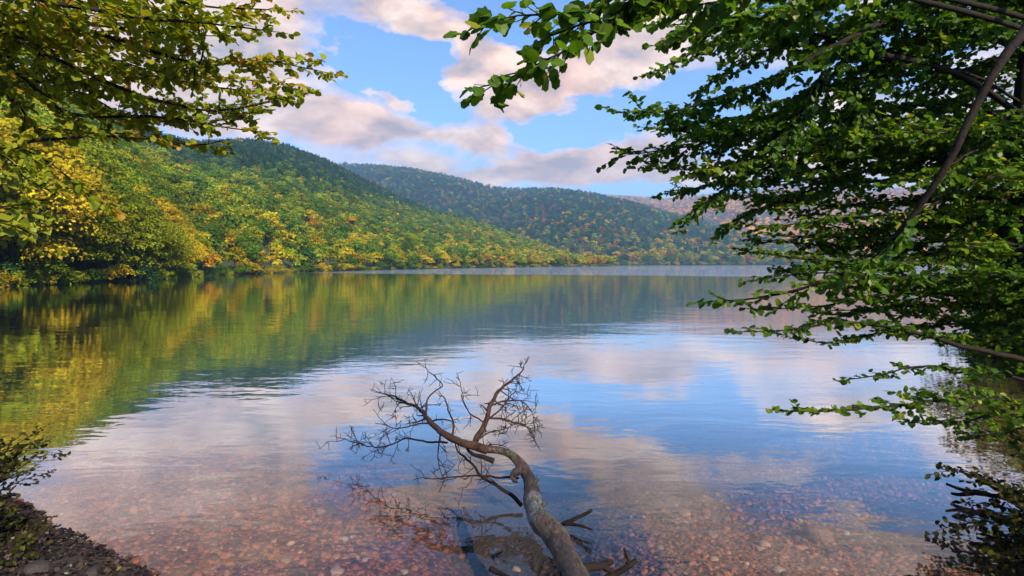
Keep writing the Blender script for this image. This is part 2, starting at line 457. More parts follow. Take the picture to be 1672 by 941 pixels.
# ------------------------------------------------------------------ hills
class Hill:
    def __init__(self, D, Rg, sky, pw, namp, nscale, treeh, seed):
        self.D, self.R, self.sky = D, Rg, sky
        self.pw, self.namp, self.ns, self.treeh, self.seed = pw, namp, nscale, treeh, seed
        self.u0, self.u1 = sky[0][0], sky[-1][0]
    def d(self, u): return np.interp(u, *zip(*self.D))
    def r(self, u): return np.interp(u, *zip(*self.R))
    def v(self, u): return np.interp(u, *zip(*self.sky))
    def height(self, u, tt, X, Y):
        H = CAMZ + (431 - self.v(u)) / F * self.r(u) - self.treeh
        H = np.maximum(H, 0.5)
        tc = np.clip(tt, 0, 1)
        h = H * tc ** self.pw
        env = np.sin(np.clip(tc, 0, 1) * PI) ** .8
        h = h + self.namp * H * fbm(X / self.ns, Y / self.ns, self.seed, 4) * env * 2
        h = np.where(tt > 1, H * np.maximum(0, 1 - (tt - 1) * 1.2), h)
        h = np.where(tt < 0, tt * 60, h + .5)
        return h
    def mesh(self, name, mat, nu=150, nt=54):
        us = np.linspace(self.u0, self.u1, nu)
        ts = np.concatenate([[-.12, -.03, 0.0], np.linspace(.015, 1, nt), [1.15, 1.4, 1.8]])
        U, T = np.meshgrid(us, ts, indexing='ij')
        Y = self.d(U) + (self.r(U) - self.d(U)) * T
        X = (U - 836) / F * Y
        Z = np.maximum(self.height(U, T, X, Y), -6.0)
        V = np.stack([X, Y, Z], -1).reshape(-1, 3)
        n2 = len(ts)
        i, k = np.meshgrid(np.arange(nu - 1), np.arange(n2 - 1), indexing='ij')
        a = i * n2 + k
        Q = np.stack([a, a + n2, a + n2 + 1, a + 1], -1).reshape(-1, 4)
        return Geo().add(V, Q).build(name, mat, smooth=True)
    def scatter(self, sp, tmin=0.0, tmax=1.04):
        us = np.linspace(self.u0, self.u1, 80)
        xs = np.concatenate([(us - 836) / F * self.d(us), (us - 836) / F * self.r(us)])
        y0, y1 = self.d(us).min(), self.r(us).max() * 1.04
        gx = np.arange(xs.min(), xs.max(), sp); gy = np.arange(y0, y1, sp)
        X, Y = np.meshgrid(gx, gy); X = X.ravel(); Y = Y.ravel()
        X = X + (rng.random(len(X)) - .5) * sp * .95; Y = Y + (rng.random(len(Y)) - .5) * sp * .95
        u = 836 + F * X / Y
        ok = (u > self.u0) & (u < self.u1); X, Y, u = X[ok], Y[ok], u[ok]
        T = (Y - self.d(u)) / (self.r(u) - self.d(u))
        ok = (T >= tmin) & (T <= tmax); X, Y, u, T = X[ok], Y[ok], u[ok], T[ok]
        return X, Y, u, T, self.height(u, T, X, Y)

hillA = Hill([(-900, 24), (-400, 36), (0, 57), (120, 68), (250, 84), (440, 136), (560, 186), (700, 260), (850, 380), (960, 511), (1010, 560)],
             [(-900, 60), (-500, 120), (-250, 260), (0, 430), (200, 600), (400, 800), (600, 850), (700, 800), (800, 760), (900, 680), (970, 590), (1010, 575)],
             [(-900, 400), (-500, 350), (-250, 250), (-80, 165), (0, 150), (130, 178), (200, 198), (265, 226), (330, 234), (400, 229), (470, 240), (540, 265), (600, 296), (650, 320), (700, 342), (780, 362), (850, 388), (920, 412), (970, 425), (1010, 431)],
             1.0, .10, 150, 7, 3)
hillB = Hill([(480, 1000), (800, 900), (940, 800), (1100, 817), (1300, 880), (1420, 930)],
             [(480, 2100), (560, 2000), (800, 1800), (1000, 1700), (1200, 1450), (1330, 1150), (1420, 1000)],
             [(480, 300), (560, 268), (620, 271), (680, 277), (740, 289), (790, 302), (830, 308), (900, 308), (960, 315), (1020, 328), (1080, 345), (1150, 362), (1200, 376), (1260, 395), (1330, 416), (1420, 428)],
             .95, .19, 300, 10, 8)
hillC = Hill([(900, 1500), (1200, 1250), (1400, 1000), (1600, 820), (2000, 560), (2500, 420)],
             [(900, 3600), (1200, 3300), (1500, 3000), (2000, 2300), (2500, 1700)],
             [(900, 330), (985, 319), (1040, 322), (1085, 325), (1130, 320), (1220, 313), (1290, 303), (1340, 307), (1400, 311), (1520, 306), (1672, 300), (2000, 290), (2500, 270)],
             .85, .16, 520, 12, 21)
tag(hillA.mesh('hill', M['forest_floor']), 'steep wooded hillside rising from the left shore of the lake', 'hill', kind='structure')
tag(hillB.mesh('hill', M['forest_floor']), 'long bluish wooded ridge behind the left hill', 'hill', kind='structure')
tag(hillC.mesh('hill', M['far_floor']), 'far sunlit peach coloured ridge beyond the right end of the lake', 'hill', kind='structure')

# ------------------------------------------------------------------ trees of the hills
def unit_crown(g, r, nl, per, ls, cz, rx, rz, flat, inner=.0, simple=True):
    """leaf clumps on the surface of many small lumps; unit height tree"""
    for k in range(nl):
        d = r.normal(size=3); d /= np.linalg.norm(d)
        if d[2] < -.8: d[2] *= -.6
        rad = r.random() ** .45
        w = 1 - .35 * max(0, d[2])
        c = np.array([d[0] * rx * rad * w, d[1] * rx * rad * w, cz + d[2] * rz * rad])
        lr = (.30 + .24 * r.random()) * rx
        n = int(per * (.7 + .6 * r.random()))
        q = r.normal(size=(n, 3)); q /= np.linalg.norm(q, axis=1)[:, None]
        q[:, 2] = np.where(q[:, 2] < -.25, -q[:, 2], q[:, 2])
        sh = .72 + .38 * r.random(n)
        p = c + q * (np.array([lr, lr, lr * flat])) * sh[:, None]
        nr = q + r.normal(size=(n, 3)) * .45 + np.array([0, 0, .35])
        ax = np.cross(nr, r.normal(size=(n, 3))) + np.array([0, 0, -.25])
        tone = np.clip(.5 + .22 * r.normal() + r.normal(size=n) * .16, 0, 1)
        leaves(g, p, ax, nr, ls * (.7 + .6 * r.random(n)), tone, .2, simple)
def unit_trunk(g, r, h=.72, rad=.022, lean=.05, branches=6):
    n = 9
    P = np.stack([np.linspace(0, lean, n) + r.normal(size=n) * .006, r.normal(size=n) * .006, np.linspace(-.06, h, n)], -1)
    tube(g, P, np.linspace(rad, rad * .3, n), 7)
    for k in range(branches):
        z = .25 + .45 * r.random(); a = r.random() * 2 * PI; L = .16 + .14 * r.random()
        p0 = np.array([lean * z / h, 0, z])
        p1 = p0 + np.array([math.cos(a) * L * .5, math.sin(a) * L * .5, L * .35]); p2 = p0 + np.array([math.cos(a) * L, math.sin(a) * L, L * .55])
        tube(g, [p0, p1, p2], [rad * .45, rad * .3, rad * .12], 5)
def conifer(g, r, per, ls):
    for k in range(16):
        z = .12 + .86 * k / 15; rr = .20 * (1 - (z - .1) / .92) + .012
        n = int(per * (rr / .2 + .15))
        a = r.random(n) * 2 * PI; q = r.random(n) ** .5
        p = np.stack([np.cos(a) * rr * q, np.sin(a) * rr * q, z - q * rr * .35 + r.normal(size=n) * .01], -1)
        nr = np.stack([np.cos(a) * .5, np.sin(a) * .5, np.ones(n)], -1) + r.normal(size=(n, 3)) * .3
        ax = np.stack([np.cos(a), np.sin(a), -.4 * np.ones(n)], -1)
        leaves(g, p, ax, nr, ls * (.7 + .6 * r.random(n)), np.clip(.4 + r.normal(size=n) * .18, 0, 1), .1, True)

near_crowns, near_trunks = [], []
for k in range(6):
    r = np.random.default_rng(100 + k)
    g = Geo(); unit_crown(g, r, 70 if k < 3 else 54, 120, .026 if k < 3 else .030, .50, .31 + .05 * r.random(), .44, .42 + .2 * (k % 2))
    near_crowns.append(g.mesh('crown', M['crown']))
    g = Geo(); unit_trunk(g, r, .78, .020, (r.random() - .5) * .12, 9)
    near_trunks.append(g.mesh('trunk', M['bark'], True))
mass = bpy.data.collections.new('hill_tree_kinds')
for k in range(7):
    r = np.random.default_rng(200 + k); g = Geo()
    if k < 5: unit_crown(g, r, 15, 34, .075, .56, .33 + .05 * r.random(), .36, .6)
    else: conifer(g, r, 40, .06)
    n0 = len(np.concatenate(g.q))
    h = Geo(); unit_trunk(h, r, .6, .02, 0, 0)
    V = np.concatenate(h.v); Q = np.concatenate(h.q)
    g.add(V, Q); nq = sum(len(x) for x in g.q)
    me = g.mesh('hill_tree', [M['crown_mass'], M['bark']], midx=[0] * n0 + [1] * (nq - n0))
    mass.objects.link(bpy.data.objects.new('hill_tree_%c' % (97 + k), me))

def gn_scatter(name, P, rot, scl, var, tint, coll, parent=None):
    """ONE object whose points carry a tree or stone each (stuff)"""
    me = bpy.data.meshes.new(name); me.vertices.add(len(P))
    me.vertices.foreach_set('co', np.asarray(P, np.float32).ravel())
    def at(n, ty, key, val):
        a = me.attributes.new(n, ty, 'POINT'); a.data.foreach_set(key, np.asarray(val).ravel())
    at('rot', 'FLOAT_VECTOR', 'vector', np.asarray(rot, np.float32))
    at('scl', 'FLOAT_VECTOR', 'vector', np.asarray(scl, np.float32))
    at('var', 'INT', 'value', np.asarray(var, np.int32))
    c4 = np.ones((len(P), 4), np.float32); c4[:, :3] = tint
    at('tint', 'FLOAT_COLOR', 'color', c4)
    o = link(bpy.data.objects.new(name, me), parent)
    ng = bpy.data.node_groups.new(name, 'GeometryNodeTree')
    ng.interface.new_socket('Geometry', in_out='INPUT', socket_type='NodeSocketGeometry')
    ng.interface.new_socket('Geometry', in_out='OUTPUT', socket_type='NodeSocketGeometry')
    N, L = ng.nodes, ng.links
    gi, go = N.new('NodeGroupInput'), N.new('NodeGroupOutput')
    ci = N.new('GeometryNodeCollectionInfo'); ci.inputs[0].default_value = coll; ci.inputs['Separate Children'].default_value = True; ci.inputs['Reset Children'].default_value = True
    ip = N.new('GeometryNodeInstanceOnPoints'); ip.inputs['Pick Instance'].default_value = True
    def na(n, ty):
        x = N.new('GeometryNodeInputNamedAttribute'); x.data_type = ty; x.inputs[0].default_value = n; return x.outputs[0]
    L.new(gi.outputs[0], ip.inputs['Points']); L.new(ci.outputs[0], ip.inputs['Instance'])
    L.new(na('var', 'INT'), ip.inputs['Instance Index']); L.new(na('rot', 'FLOAT_VECTOR'), ip.inputs['Rotation']); L.new(na('scl', 'FLOAT_VECTOR'), ip.inputs['Scale'])
    L.new(ip.outputs[0], go.inputs[0])
    md = o.modifiers.new('scatter', 'NODES'); md.node_group = ng
    return o

GOLD, YG, GREEN, DARK, ORANGE, RED = [np.array(c) for c in ((.38, .30, .016), (.22, .26, .016), (.085, .155, .018), (.028, .075, .026), (.42, .23, .018), (.24, .095, .04))]
TONES = [('golden yellow', GOLD), ('yellow-green', YG), ('mid green', GREEN), ('dark green', DARK), ('orange', ORANGE), ('rust red', RED)]
def pick_tones(wts):
    """wts: n x 6 weights"""
    w = np.maximum(wts, 0); c = np.cumsum(w, 1); c /= c[:, -1:]
    return (rng.random(len(w))[:, None] > c).sum(1).clip(0, 5)
def jitter_col(idx):
    base = np.array([t[1] for t in TONES])[idx]
    return base * (.75 + .5 * rng.random((len(idx), 1))) * (1 + (rng.random((len(idx), 3)) - .5) * .16)

# --- hill A
X, Y, U, T, Z = hillA.scatter(5.1, 0.004)
# waterline row
us = []; u = -700.0
while u < 985:
    us.append(u); dd = hillA.d(u); u += 4.3 * (.75 + .5 * rng.random()) / (dd / F * 1.35)
us = np.array(us); T0 = np.full(len(us), 0.0)
Yr = hillA.d(us) - .3 - .004 * hillA.r(us) + rng.random(len(us)) * 2.0
X = np.concatenate([(us - 836) / F * Yr, X]); Y = np.concatenate([Yr, Y]); U = np.concatenate([us, U])
T = np.concatenate([np.full(len(us), .003), T]); Z = np.concatenate([np.full(len(us), .5), Z])
front = np.arange(len(X)) < len(us)
Hh = np.interp(U, [-400, 0, 130, 230, 300, 440, 700, 960], [17, 17, 15, 11.5, 8.6, 7.6, 8.4, 9.5]) * (.75 + .45 * rng.random(len(X)))
Hh = np.where(front, Hh * .85, Hh)
n1 = fbm(X / 70, Y / 70, 5, 3) * 2
w = np.zeros((len(X), 6))
hgt = Z
low = np.exp(-(hgt / 13.0) ** 1.3); mid = np.exp(-((hgt - 32) / 30.0) ** 2); high = np.clip((hgt - 45) / 55, 0, 1)
nearl = np.clip((300 - U) / 200, 0, 1) * np.clip(1 - hgt / 40, 0, 1)
w[:, 0] = .60 * low * (1 + 1.2 * n1) + .03 * mid + .22 * nearl; w[:, 1] = .7 * low + .75 * mid * (1 + 1.4 * n1) + 1.2 * nearl; w[:, 2] = .18 * low + .75 * mid + .55 * (1 - low)
w[:, 3] = .05 + 2.4 * high * (1 - .6 * n1) + .05 * mid; w[:, 4] = .045 * low; w[:, 5] = .05 * high * np.clip(n1, 0, 1) + .10 * np.clip((U - 650) / 250, 0, 1) * low
ti = pick_tones(w); tc = jitter_col(ti)
inview = (U > -60) & (U < 1740)
size = np.where(inview & (T < .5), Hh / Y, 0)
order = np.argsort(-size)
pick = order[:300]; rest = np.setdiff1d(np.arange(len(X)), pick)
# drop what stands outside the frame on the near side except a margin
keep = rest[(U[rest] > -420)]
var = np.where(rng.random(len(X)) < np.clip(hgt / 150 - .25, 0, .55), 5 + rng.integers(0, 2, len(X)), rng.integers(0, 5, len(X)))
Pm = np.stack([X, Y, Z - .3], -1); rot = np.zeros((len(X), 3)); rot[:, 2] = rng.random(len(X)) * 6.28
sc3 = np.stack([Hh * 1.12, Hh * 1.12, Hh], -1) * np.where(var >= 5, 1.15, 1.0)[:, None]
tag(gn_scatter('forest', Pm[keep], rot[keep], sc3[keep], var[keep], tc[keep], mass), 'dense mixed forest covering the steep left hillside above the shore trees', 'forest', kind='stuff')
print('hillA trees', len(X), 'mass', len(keep))

ORD = ['first', 'second', 'third', 'fourth', 'fifth', 'sixth', 'seventh', 'eighth', 'ninth', 'tenth', 'eleventh', 'twelfth', 'thirteenth', 'fourteenth', 'fifteenth', 'sixteenth',
       'seventeenth', 'eighteenth', 'nineteenth', 'twentieth']
shore_pick = sorted([i for i in pick if front[i] and U[i] > -20], key=lambda i: U[i])
rank = {i: k for k, i in enumerate(shore_pick)}
PLACE = []
for n, i in enumerate(sorted(pick, key=lambda i: -size[i])):
    k = int(rng.integers(0, 3)) if size[i] > .10 else int(rng.integers(0, 6))
    root = empty('broadleaf_tree', (X[i], Y[i], Z[i] - .3), rng.random() * 6.28)
    root.scale = (Hh[i] * 1.15, Hh[i] * 1.15, Hh[i])
    c = link(bpy.data.objects.new('crown', near_crowns[k]), root); c.color = (*tc[i], 1)
    link(bpy.data.objects.new('trunk', near_trunks[k]), root)
    tone = TONES[ti[i]][0]
    if i in rank and rank[i] < len(ORD):
        lab = '%s tree at the waterline, %s along the left shore from the left edge' % (tone, ORD[rank[i]])
    elif i in rank:
        seg = 'where the shore bends away' if U[i] < 430 else 'below the middle of the hill' if U[i] < 680 else 'near the far point of the shore'
        lab = '%s tree in the waterline row %s' % (tone, seg)
    else:
        seg = 'at the left edge' if U[i] < 150 else 'left of the shore bend' if U[i] < 300 else 'right of the shore bend' if U[i] < 520 else 'towards the far point'
        row = 'just behind the waterline row' if Z[i] < 9 else 'on the lower hillside' if Z[i] < 22 else 'higher up the hillside'
        lab = '%s tree %s, %s' % (tone, row, seg)
    tag(root, lab, 'tree', 'trees along the left shore and lower hillside')

# low bushes along the waterline
bush = bpy.data.collections.new('bush_kinds')
for k in range(4):
    r = np.random.default_rng(260 + k); g = Geo(); unit_crown(g, r, 16, 60, .075, .42, .62, .5, .8)
    bush.objects.link(bpy.data.objects.new('bush_%c' % (97 + k), g.mesh('bush', M['crown_mass'])))
bu, u = [], -420.0
while u < 1000:
    bu.append(u); u += 1.5 * (.6 + .8 * rng.random()) * F / hillA.d(u) / 1.3
u = 960.0
while u < 1420:
    bu.append(u); u += 5 * (.6 + .8 * rng.random()) * F / 820
bu = np.array(bu)
by = np.where(bu < 1000, hillA.d(bu) - .008 * hillA.r(bu) + rng.random(len(bu)) * 1.5, hillB.d(bu) - 3)
bx = (bu - 836) / F * by; bh = np.where(bu < 1000, 1.3 + 2.2 * rng.random(len(bu)) ** 2, 4 + 3 * rng.random(len(bu)))
bt = jitter_col(pick_tones(np.tile([.25, .5, .8, .5, .06, .02], (len(bu), 1)))); br = np.zeros((len(bu), 3)); br[:, 2] = rng.random(len(bu)) * 6.28
tag(gn_scatter('undergrowth', np.stack([bx, by, np.full(len(bu), -.15)], -1), br, np.stack([bh * 1.3, bh * 1.3, bh], -1), rng.integers(0, 4, len(bu)), bt, bush),
    'low bushes overhanging the water along the far shores', 'undergrowth', kind='stuff')

# --- hill B and C
X, Y, U, T, Z = hillB.scatter(11.5, 0.0)
ok = (U > 540); X, Y, U, T, Z = [a[ok] for a in (X, Y, U, T, Z)]
n1 = fbm(X / 160, Y / 160, 9, 3) * 2
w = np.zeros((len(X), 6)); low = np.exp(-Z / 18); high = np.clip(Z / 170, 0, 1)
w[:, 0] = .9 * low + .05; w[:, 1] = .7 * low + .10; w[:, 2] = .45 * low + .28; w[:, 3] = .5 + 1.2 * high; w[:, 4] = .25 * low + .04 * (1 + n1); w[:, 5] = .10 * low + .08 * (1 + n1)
ti = pick_tones(w); tc = jitter_col(ti) * np.where((ti == 3)[:, None], np.array([.85, 1.05, 1.6]), 1.0)  # dark greens shifted to blue: distance haze painted into the leaf colour
Hh = (12.5 + 5 * rng.random(len(X)))
var = np.where(rng.random(len(X)) < .25, 5 + rng.integers(0, 2, len(X)), rng.integers(0, 5, len(X)))
rot = np.zeros((len(X), 3)); rot[:, 2] = rng.random(len(X)) * 6.28
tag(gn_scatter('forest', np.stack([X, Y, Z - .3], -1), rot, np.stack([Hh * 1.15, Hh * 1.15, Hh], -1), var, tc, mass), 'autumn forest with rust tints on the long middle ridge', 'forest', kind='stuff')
nB = len(X)
X, Y, U, T, Z = hillC.scatter(19, 0.0)
ok = (U > 900) & (U < 1900); X, Y, U, T, Z = [a[ok] for a in (X, Y, U, T, Z)]
n1 = fbm(X / 300, Y / 300, 19, 3) * 2
w = np.zeros((len(X), 6)); low = np.exp(-Z / 25)
w[:, 0] = .5 * low + .08; w[:, 1] = .5 * low + .08; w[:, 2] = .5 * low + .12 * (1 - n1); w[:, 3] = .16 * (1 - n1); w[:, 4] = .8 * (1 + n1); w[:, 5] = .5
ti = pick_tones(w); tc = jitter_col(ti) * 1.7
Hh = (13 + 6 * rng.random(len(X)))
var = rng.integers(0, 5, len(X)); rot = np.zeros((len(X), 3)); rot[:, 2] = rng.random(len(X)) * 6.28
tag(gn_scatter('forest', np.stack([X, Y, Z - .3], -1), rot, np.stack([Hh * 1.25, Hh * 1.25, Hh], -1), var, tc, mass), 'sparse russet woodland on the far sunlit ridge', 'forest', kind='stuff')
print('B', nB, 'C', len(X))

# ------------------------------------------------------------------ near shore: bank and lake bed as one sheet, water
SHORE = np.array([(-160, 30), (-60, 22), (-30, 14), (-14, 7.4), (-7, 5.7), (-4.7, 5.2), (-3.8, 4.65), (-3.1, 4.25), (-2.35, 3.75), (-1.2, 3.2), (-.4, 2.7), (.8, 2.6), (1.6, 3.0), (2.6, 3.1),
                  (4.1, 3.5), (4.7, 4.6), (7.3, 7.5), (11.6, 12), (17.2, 20), (27, 30), (60, 48), (160, 90)])
def shore_dist(x, y):
    """positive on land"""
    x = np.asarray(x, float); y = np.asarray(y, float)
    best = np.full(x.shape, 1e9)
    for (ax, ay), (bx, by) in zip(SHORE[:-1], SHORE[1:]):
        dx, dy = bx - ax, by - ay
        t = np.clip(((x - ax) * dx + (y - ay) * dy) / (dx * dx + dy * dy), 0, 1)
        best = np.minimum(best, np.hypot(x - ax - t * dx, y - ay - t * dy))
    ys = np.interp(x, SHORE[:, 0], SHORE[:, 1])
    return np.where(y < ys, best, -best)
def ground_z(x, y):
    s = shore_dist(x, y) + .25 * fbm(np.asarray(x) * 1.1, np.asarray(y) * 1.1, 4, 3)
    land = .03 + .13 * np.minimum(s, 3) + .05 * np.clip(s - 3, 0, 30) + .10 * fbm(np.asarray(x) * 1.6, np.asarray(y) * 1.6, 6, 3) * np.clip(s * 2, 0, 1)
    w_ = -s
    bed = -.02 - .165 * np.minimum(w_, 4.0) - .30 * np.clip(w_ - 4.0, 0, 9) - .05 * np.clip(w_ - 13, 0, 30)
    bed = bed - .42 * np.exp(-((np.asarray(x) - .12 * (np.asarray(y) - 4)) / .85) ** 2) * np.clip(w_ * 1.6, 0, 1)  # central channel added so painted depth darkening stands in for dark sky reflection
    bed = bed + .05 * fbm(np.asarray(x) * .9, np.asarray(y) * .9, 2, 3) * np.clip(w_, 0, 1)
    return np.where(s > 0, land, bed)
def axis(lo, hi, flo, fhi, fine, ratio=1.12):
    a = list(np.arange(flo, fhi, fine)); st = fine
    x = a[-1]
    while x < hi: st *= ratio; x += st; a.append(min(x, hi))
    st = fine; x = flo
    while x > lo: st *= ratio; x -= st; a.insert(0, max(x, lo))
    return np.array(a)
gx, gy = axis(-150, 150, -6.5, 7.5, .09), axis(-60, 110, 1.5, 10, .09)
XX, YY = np.meshgrid(gx, gy, indexing='ij')
V = np.stack([XX, YY, ground_z(XX, YY)], -1).reshape(-1, 3)
i, k = np.meshgrid(np.arange(len(gx) - 1), np.arange(len(gy) - 1), indexing='ij'); a = i * len(gy) + k
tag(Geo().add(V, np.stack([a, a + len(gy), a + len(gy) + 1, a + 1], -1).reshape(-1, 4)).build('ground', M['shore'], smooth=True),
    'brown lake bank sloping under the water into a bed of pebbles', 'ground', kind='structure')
def sheet(name, x0, x1, y0, y1, z, mat, n=40):
    xs, ys = np.linspace(x0, x1, n), np.linspace(y0, y1, n)
    A, B = np.meshgrid(xs, ys, indexing='ij'); V = np.stack([A, B, np.full_like(A, z)], -1).reshape(-1, 3)
    i, k = np.meshgrid(np.arange(n - 1), np.arange(n - 1), indexing='ij'); a = i * n + k
    return Geo().add(V, np.stack([a, a + n, a + n + 1, a + 1], -1).reshape(-1, 4)).build(name, mat, smooth=True)
tag(sheet('lake_bed', -5000, 5000, -3000, 6500, -7.5, M['dimmed_silt']), 'silty bed of the deep lake, coloured dark for absorbed light', 'lake bed', kind='structure')
tag(sheet('water', -4900, 4900, -2900, 6400, 0.0, M['water']), 'calm lake surface mirroring hills and pink clouds', 'lake', kind='structure')

# ------------------------------------------------------------------ stones
def stone_mesh(seed, name='stone', mat=None):
    r = np.random.default_rng(seed)
    nu, nv = 12, 8
    V = []
    for j in range(nv + 1):
        ph = PI * j / nv
        for i in range(nu):
            th = 2 * PI * i / nu
            V.append((math.sin(ph) * math.cos(th), math.sin(ph) * math.sin(th), math.cos(ph)))
    V = np.array(V)
    off = r.random(3) * 20
    rr = 1 + .55 * fbm(V[:, 0] * 1.1 + off[0] + V[:, 2], V[:, 1] * 1.1 + off[1] - V[:, 2], seed, 3)
    V = V * rr[:, None] * np.array([1, .72 + .2 * r.random(), .42 + .2 * r.random()])
    Q = [(j * nu + i, (j + 1) * nu + i, (j + 1) * nu + (i + 1) % nu, j * nu + (i + 1) % nu) for j in range(nv) for i in range(nu)]
    return Geo().add(V, np.array(Q)).mesh(name, mat or M['stone'], True)
peb = bpy.data.collections.new('gravel_kinds')
for k in range(6):
    peb.objects.link(bpy.data.objects.new('gravel_%c' % (97 + k), stone_mesh(300 + k, 'gravel', M['gravel'])))
n = 44000
gxx = rng.random(n) * 13.5 - 6.2; gyy = 2.6 + rng.random(n) ** 1.25 * 7.5
s = shore_dist(gxx, gyy)
ok = (s < -.03) & (np.abs(gxx) < gyy * .98 + .4)
gxx, gyy = gxx[ok], gyy[ok]; n = len(gxx)
sz = .012 + .03 * rng.random(n) ** 4
rot = np.stack([rng.normal(size=n) * .25, rng.normal(size=n) * .25, rng.random(n) * 6.28], -1)
gzz = ground_z(gxx, gyy); dp = np.clip((gzz + .75) / .45, 0, 1); tv = np.clip(rng.random(n) * (.3 + .7 * dp), 0, 1) * np.where(dp < .25, .5, 1)  # deeper gravel tinted darker, painting in the light lost under water
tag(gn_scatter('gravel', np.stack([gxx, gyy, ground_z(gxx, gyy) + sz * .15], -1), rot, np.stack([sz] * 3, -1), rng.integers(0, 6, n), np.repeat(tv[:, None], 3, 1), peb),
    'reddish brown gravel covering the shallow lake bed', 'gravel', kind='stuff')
stone_meshes = [stone_mesh(400 + k) for k in range(6)]
def stone(u, v, size, col, label, group='single stones on the shallow lake bed', zoff=.25):
    d = ray(u, v); tt = np.arange(1.5, 14, .01)
    pp = np.array([0, 0, CAMZ]) + d * tt[:, None]
    p = pp[int(np.argmax(pp[:, 2] < ground_z(pp[:, 0], pp[:, 1])))]
    o = link(bpy.data.objects.new('stone', stone_meshes[int(rng.integers(0, 6))]))
    o.location = (p[0], p[1], p[2] + size * zoff); o.scale = (size, size, size)
    o.rotation_euler = (rng.normal() * .15, rng.normal() * .15, rng.random() * 6.28)
    o.color = (*col, 1)
    tag(o, label, 'stone', group)
PALE, TAN, BRN, DK = (.20, .135, .10), (.13, .07, .046), (.085, .036, .022), (.03, .02, .017)
for (u, v, sz, c, lab) in [
    (560, 883, .055, PALE, 'pale flat stone under the water left of the log, farther from the bank'),
    (549, 937, .065, PALE, 'pale stone under the water at the bottom edge left of the log'),
    (660, 936, .045, PALE, 'small pale stone at the bottom edge, close left of the log'),
    (843, 932, .05, PALE, 'whitish stone beside the foot of the log'),
    (524, 838, .07, TAN, 'tan rounded stone lying beside a dark stone in the left shallows'),
    (542, 838, .075, DK, 'dark rounded stone lying beside a tan stone in the left shallows'),
    (465, 919, .055, TAN, 'tan stone among brown pebbles in the left shallows'),
    (1249, 891, .05, PALE, 'whitish stone of a pair in the right shallows, the farther one'),
    (1241, 899, .05, PALE, 'whitish stone of a pair in the right shallows, the nearer one'),
    (1337, 881, .14, BRN, 'large flat reddish boulder under the water in the right shallows'),
    (1118, 842, .075, TAN, 'tan stone in deeper water right of the log'),
    (1163, 876, .06, TAN, 'tan rounded stone between the log and the reddish boulder'),
    (1303, 852, .05, PALE, 'small pale stone just beyond the reddish boulder'),
    (1272, 935, .05, PALE, 'pale stone at the bottom edge of the right shallows')]:
    stone(u, v, sz, c, lab)
for k in range(70):
    u = rng.uniform(260, 1560); v = rng.uniform(800, 935)
    c, nm = [(PALE, 'pale'), (TAN, 'tan'), (BRN, 'brown'), (BRN, 'brown'), (TAN, 'tan')][int(rng.integers(0, 5))]
    if 700 < u < 1000: continue
    side = 'left of the log' if u < 850 else 'right of the log'
    stone(u, v, rng.uniform(.02, .042), c, 'small %s stone among gravel on the shallow bed, %s' % (nm, side))
stone(62, 934, .085, DK, 'blackish stone on the leaf strewn bank at the bottom left corner', 'stones on the left bank')
stone(20, 915, .06, (.09, .07, .06), 'grey brown stone behind the blackish stone on the left bank', 'stones on the left bank')
stone(150, 938, .05, DK, 'small dark stone at the water edge of the left bank', 'stones on the left bank')

# ------------------------------------------------------------------ growing twigs
def rot_axis(v, k, a):
    k = k / np.linalg.norm(k)
    return v * math.cos(a) + np.cross(k, v) * math.sin(a) + k * np.dot(k, v) * (1 - math.cos(a))
def unit(v): return v / (np.linalg.norm(v) + 1e-9)

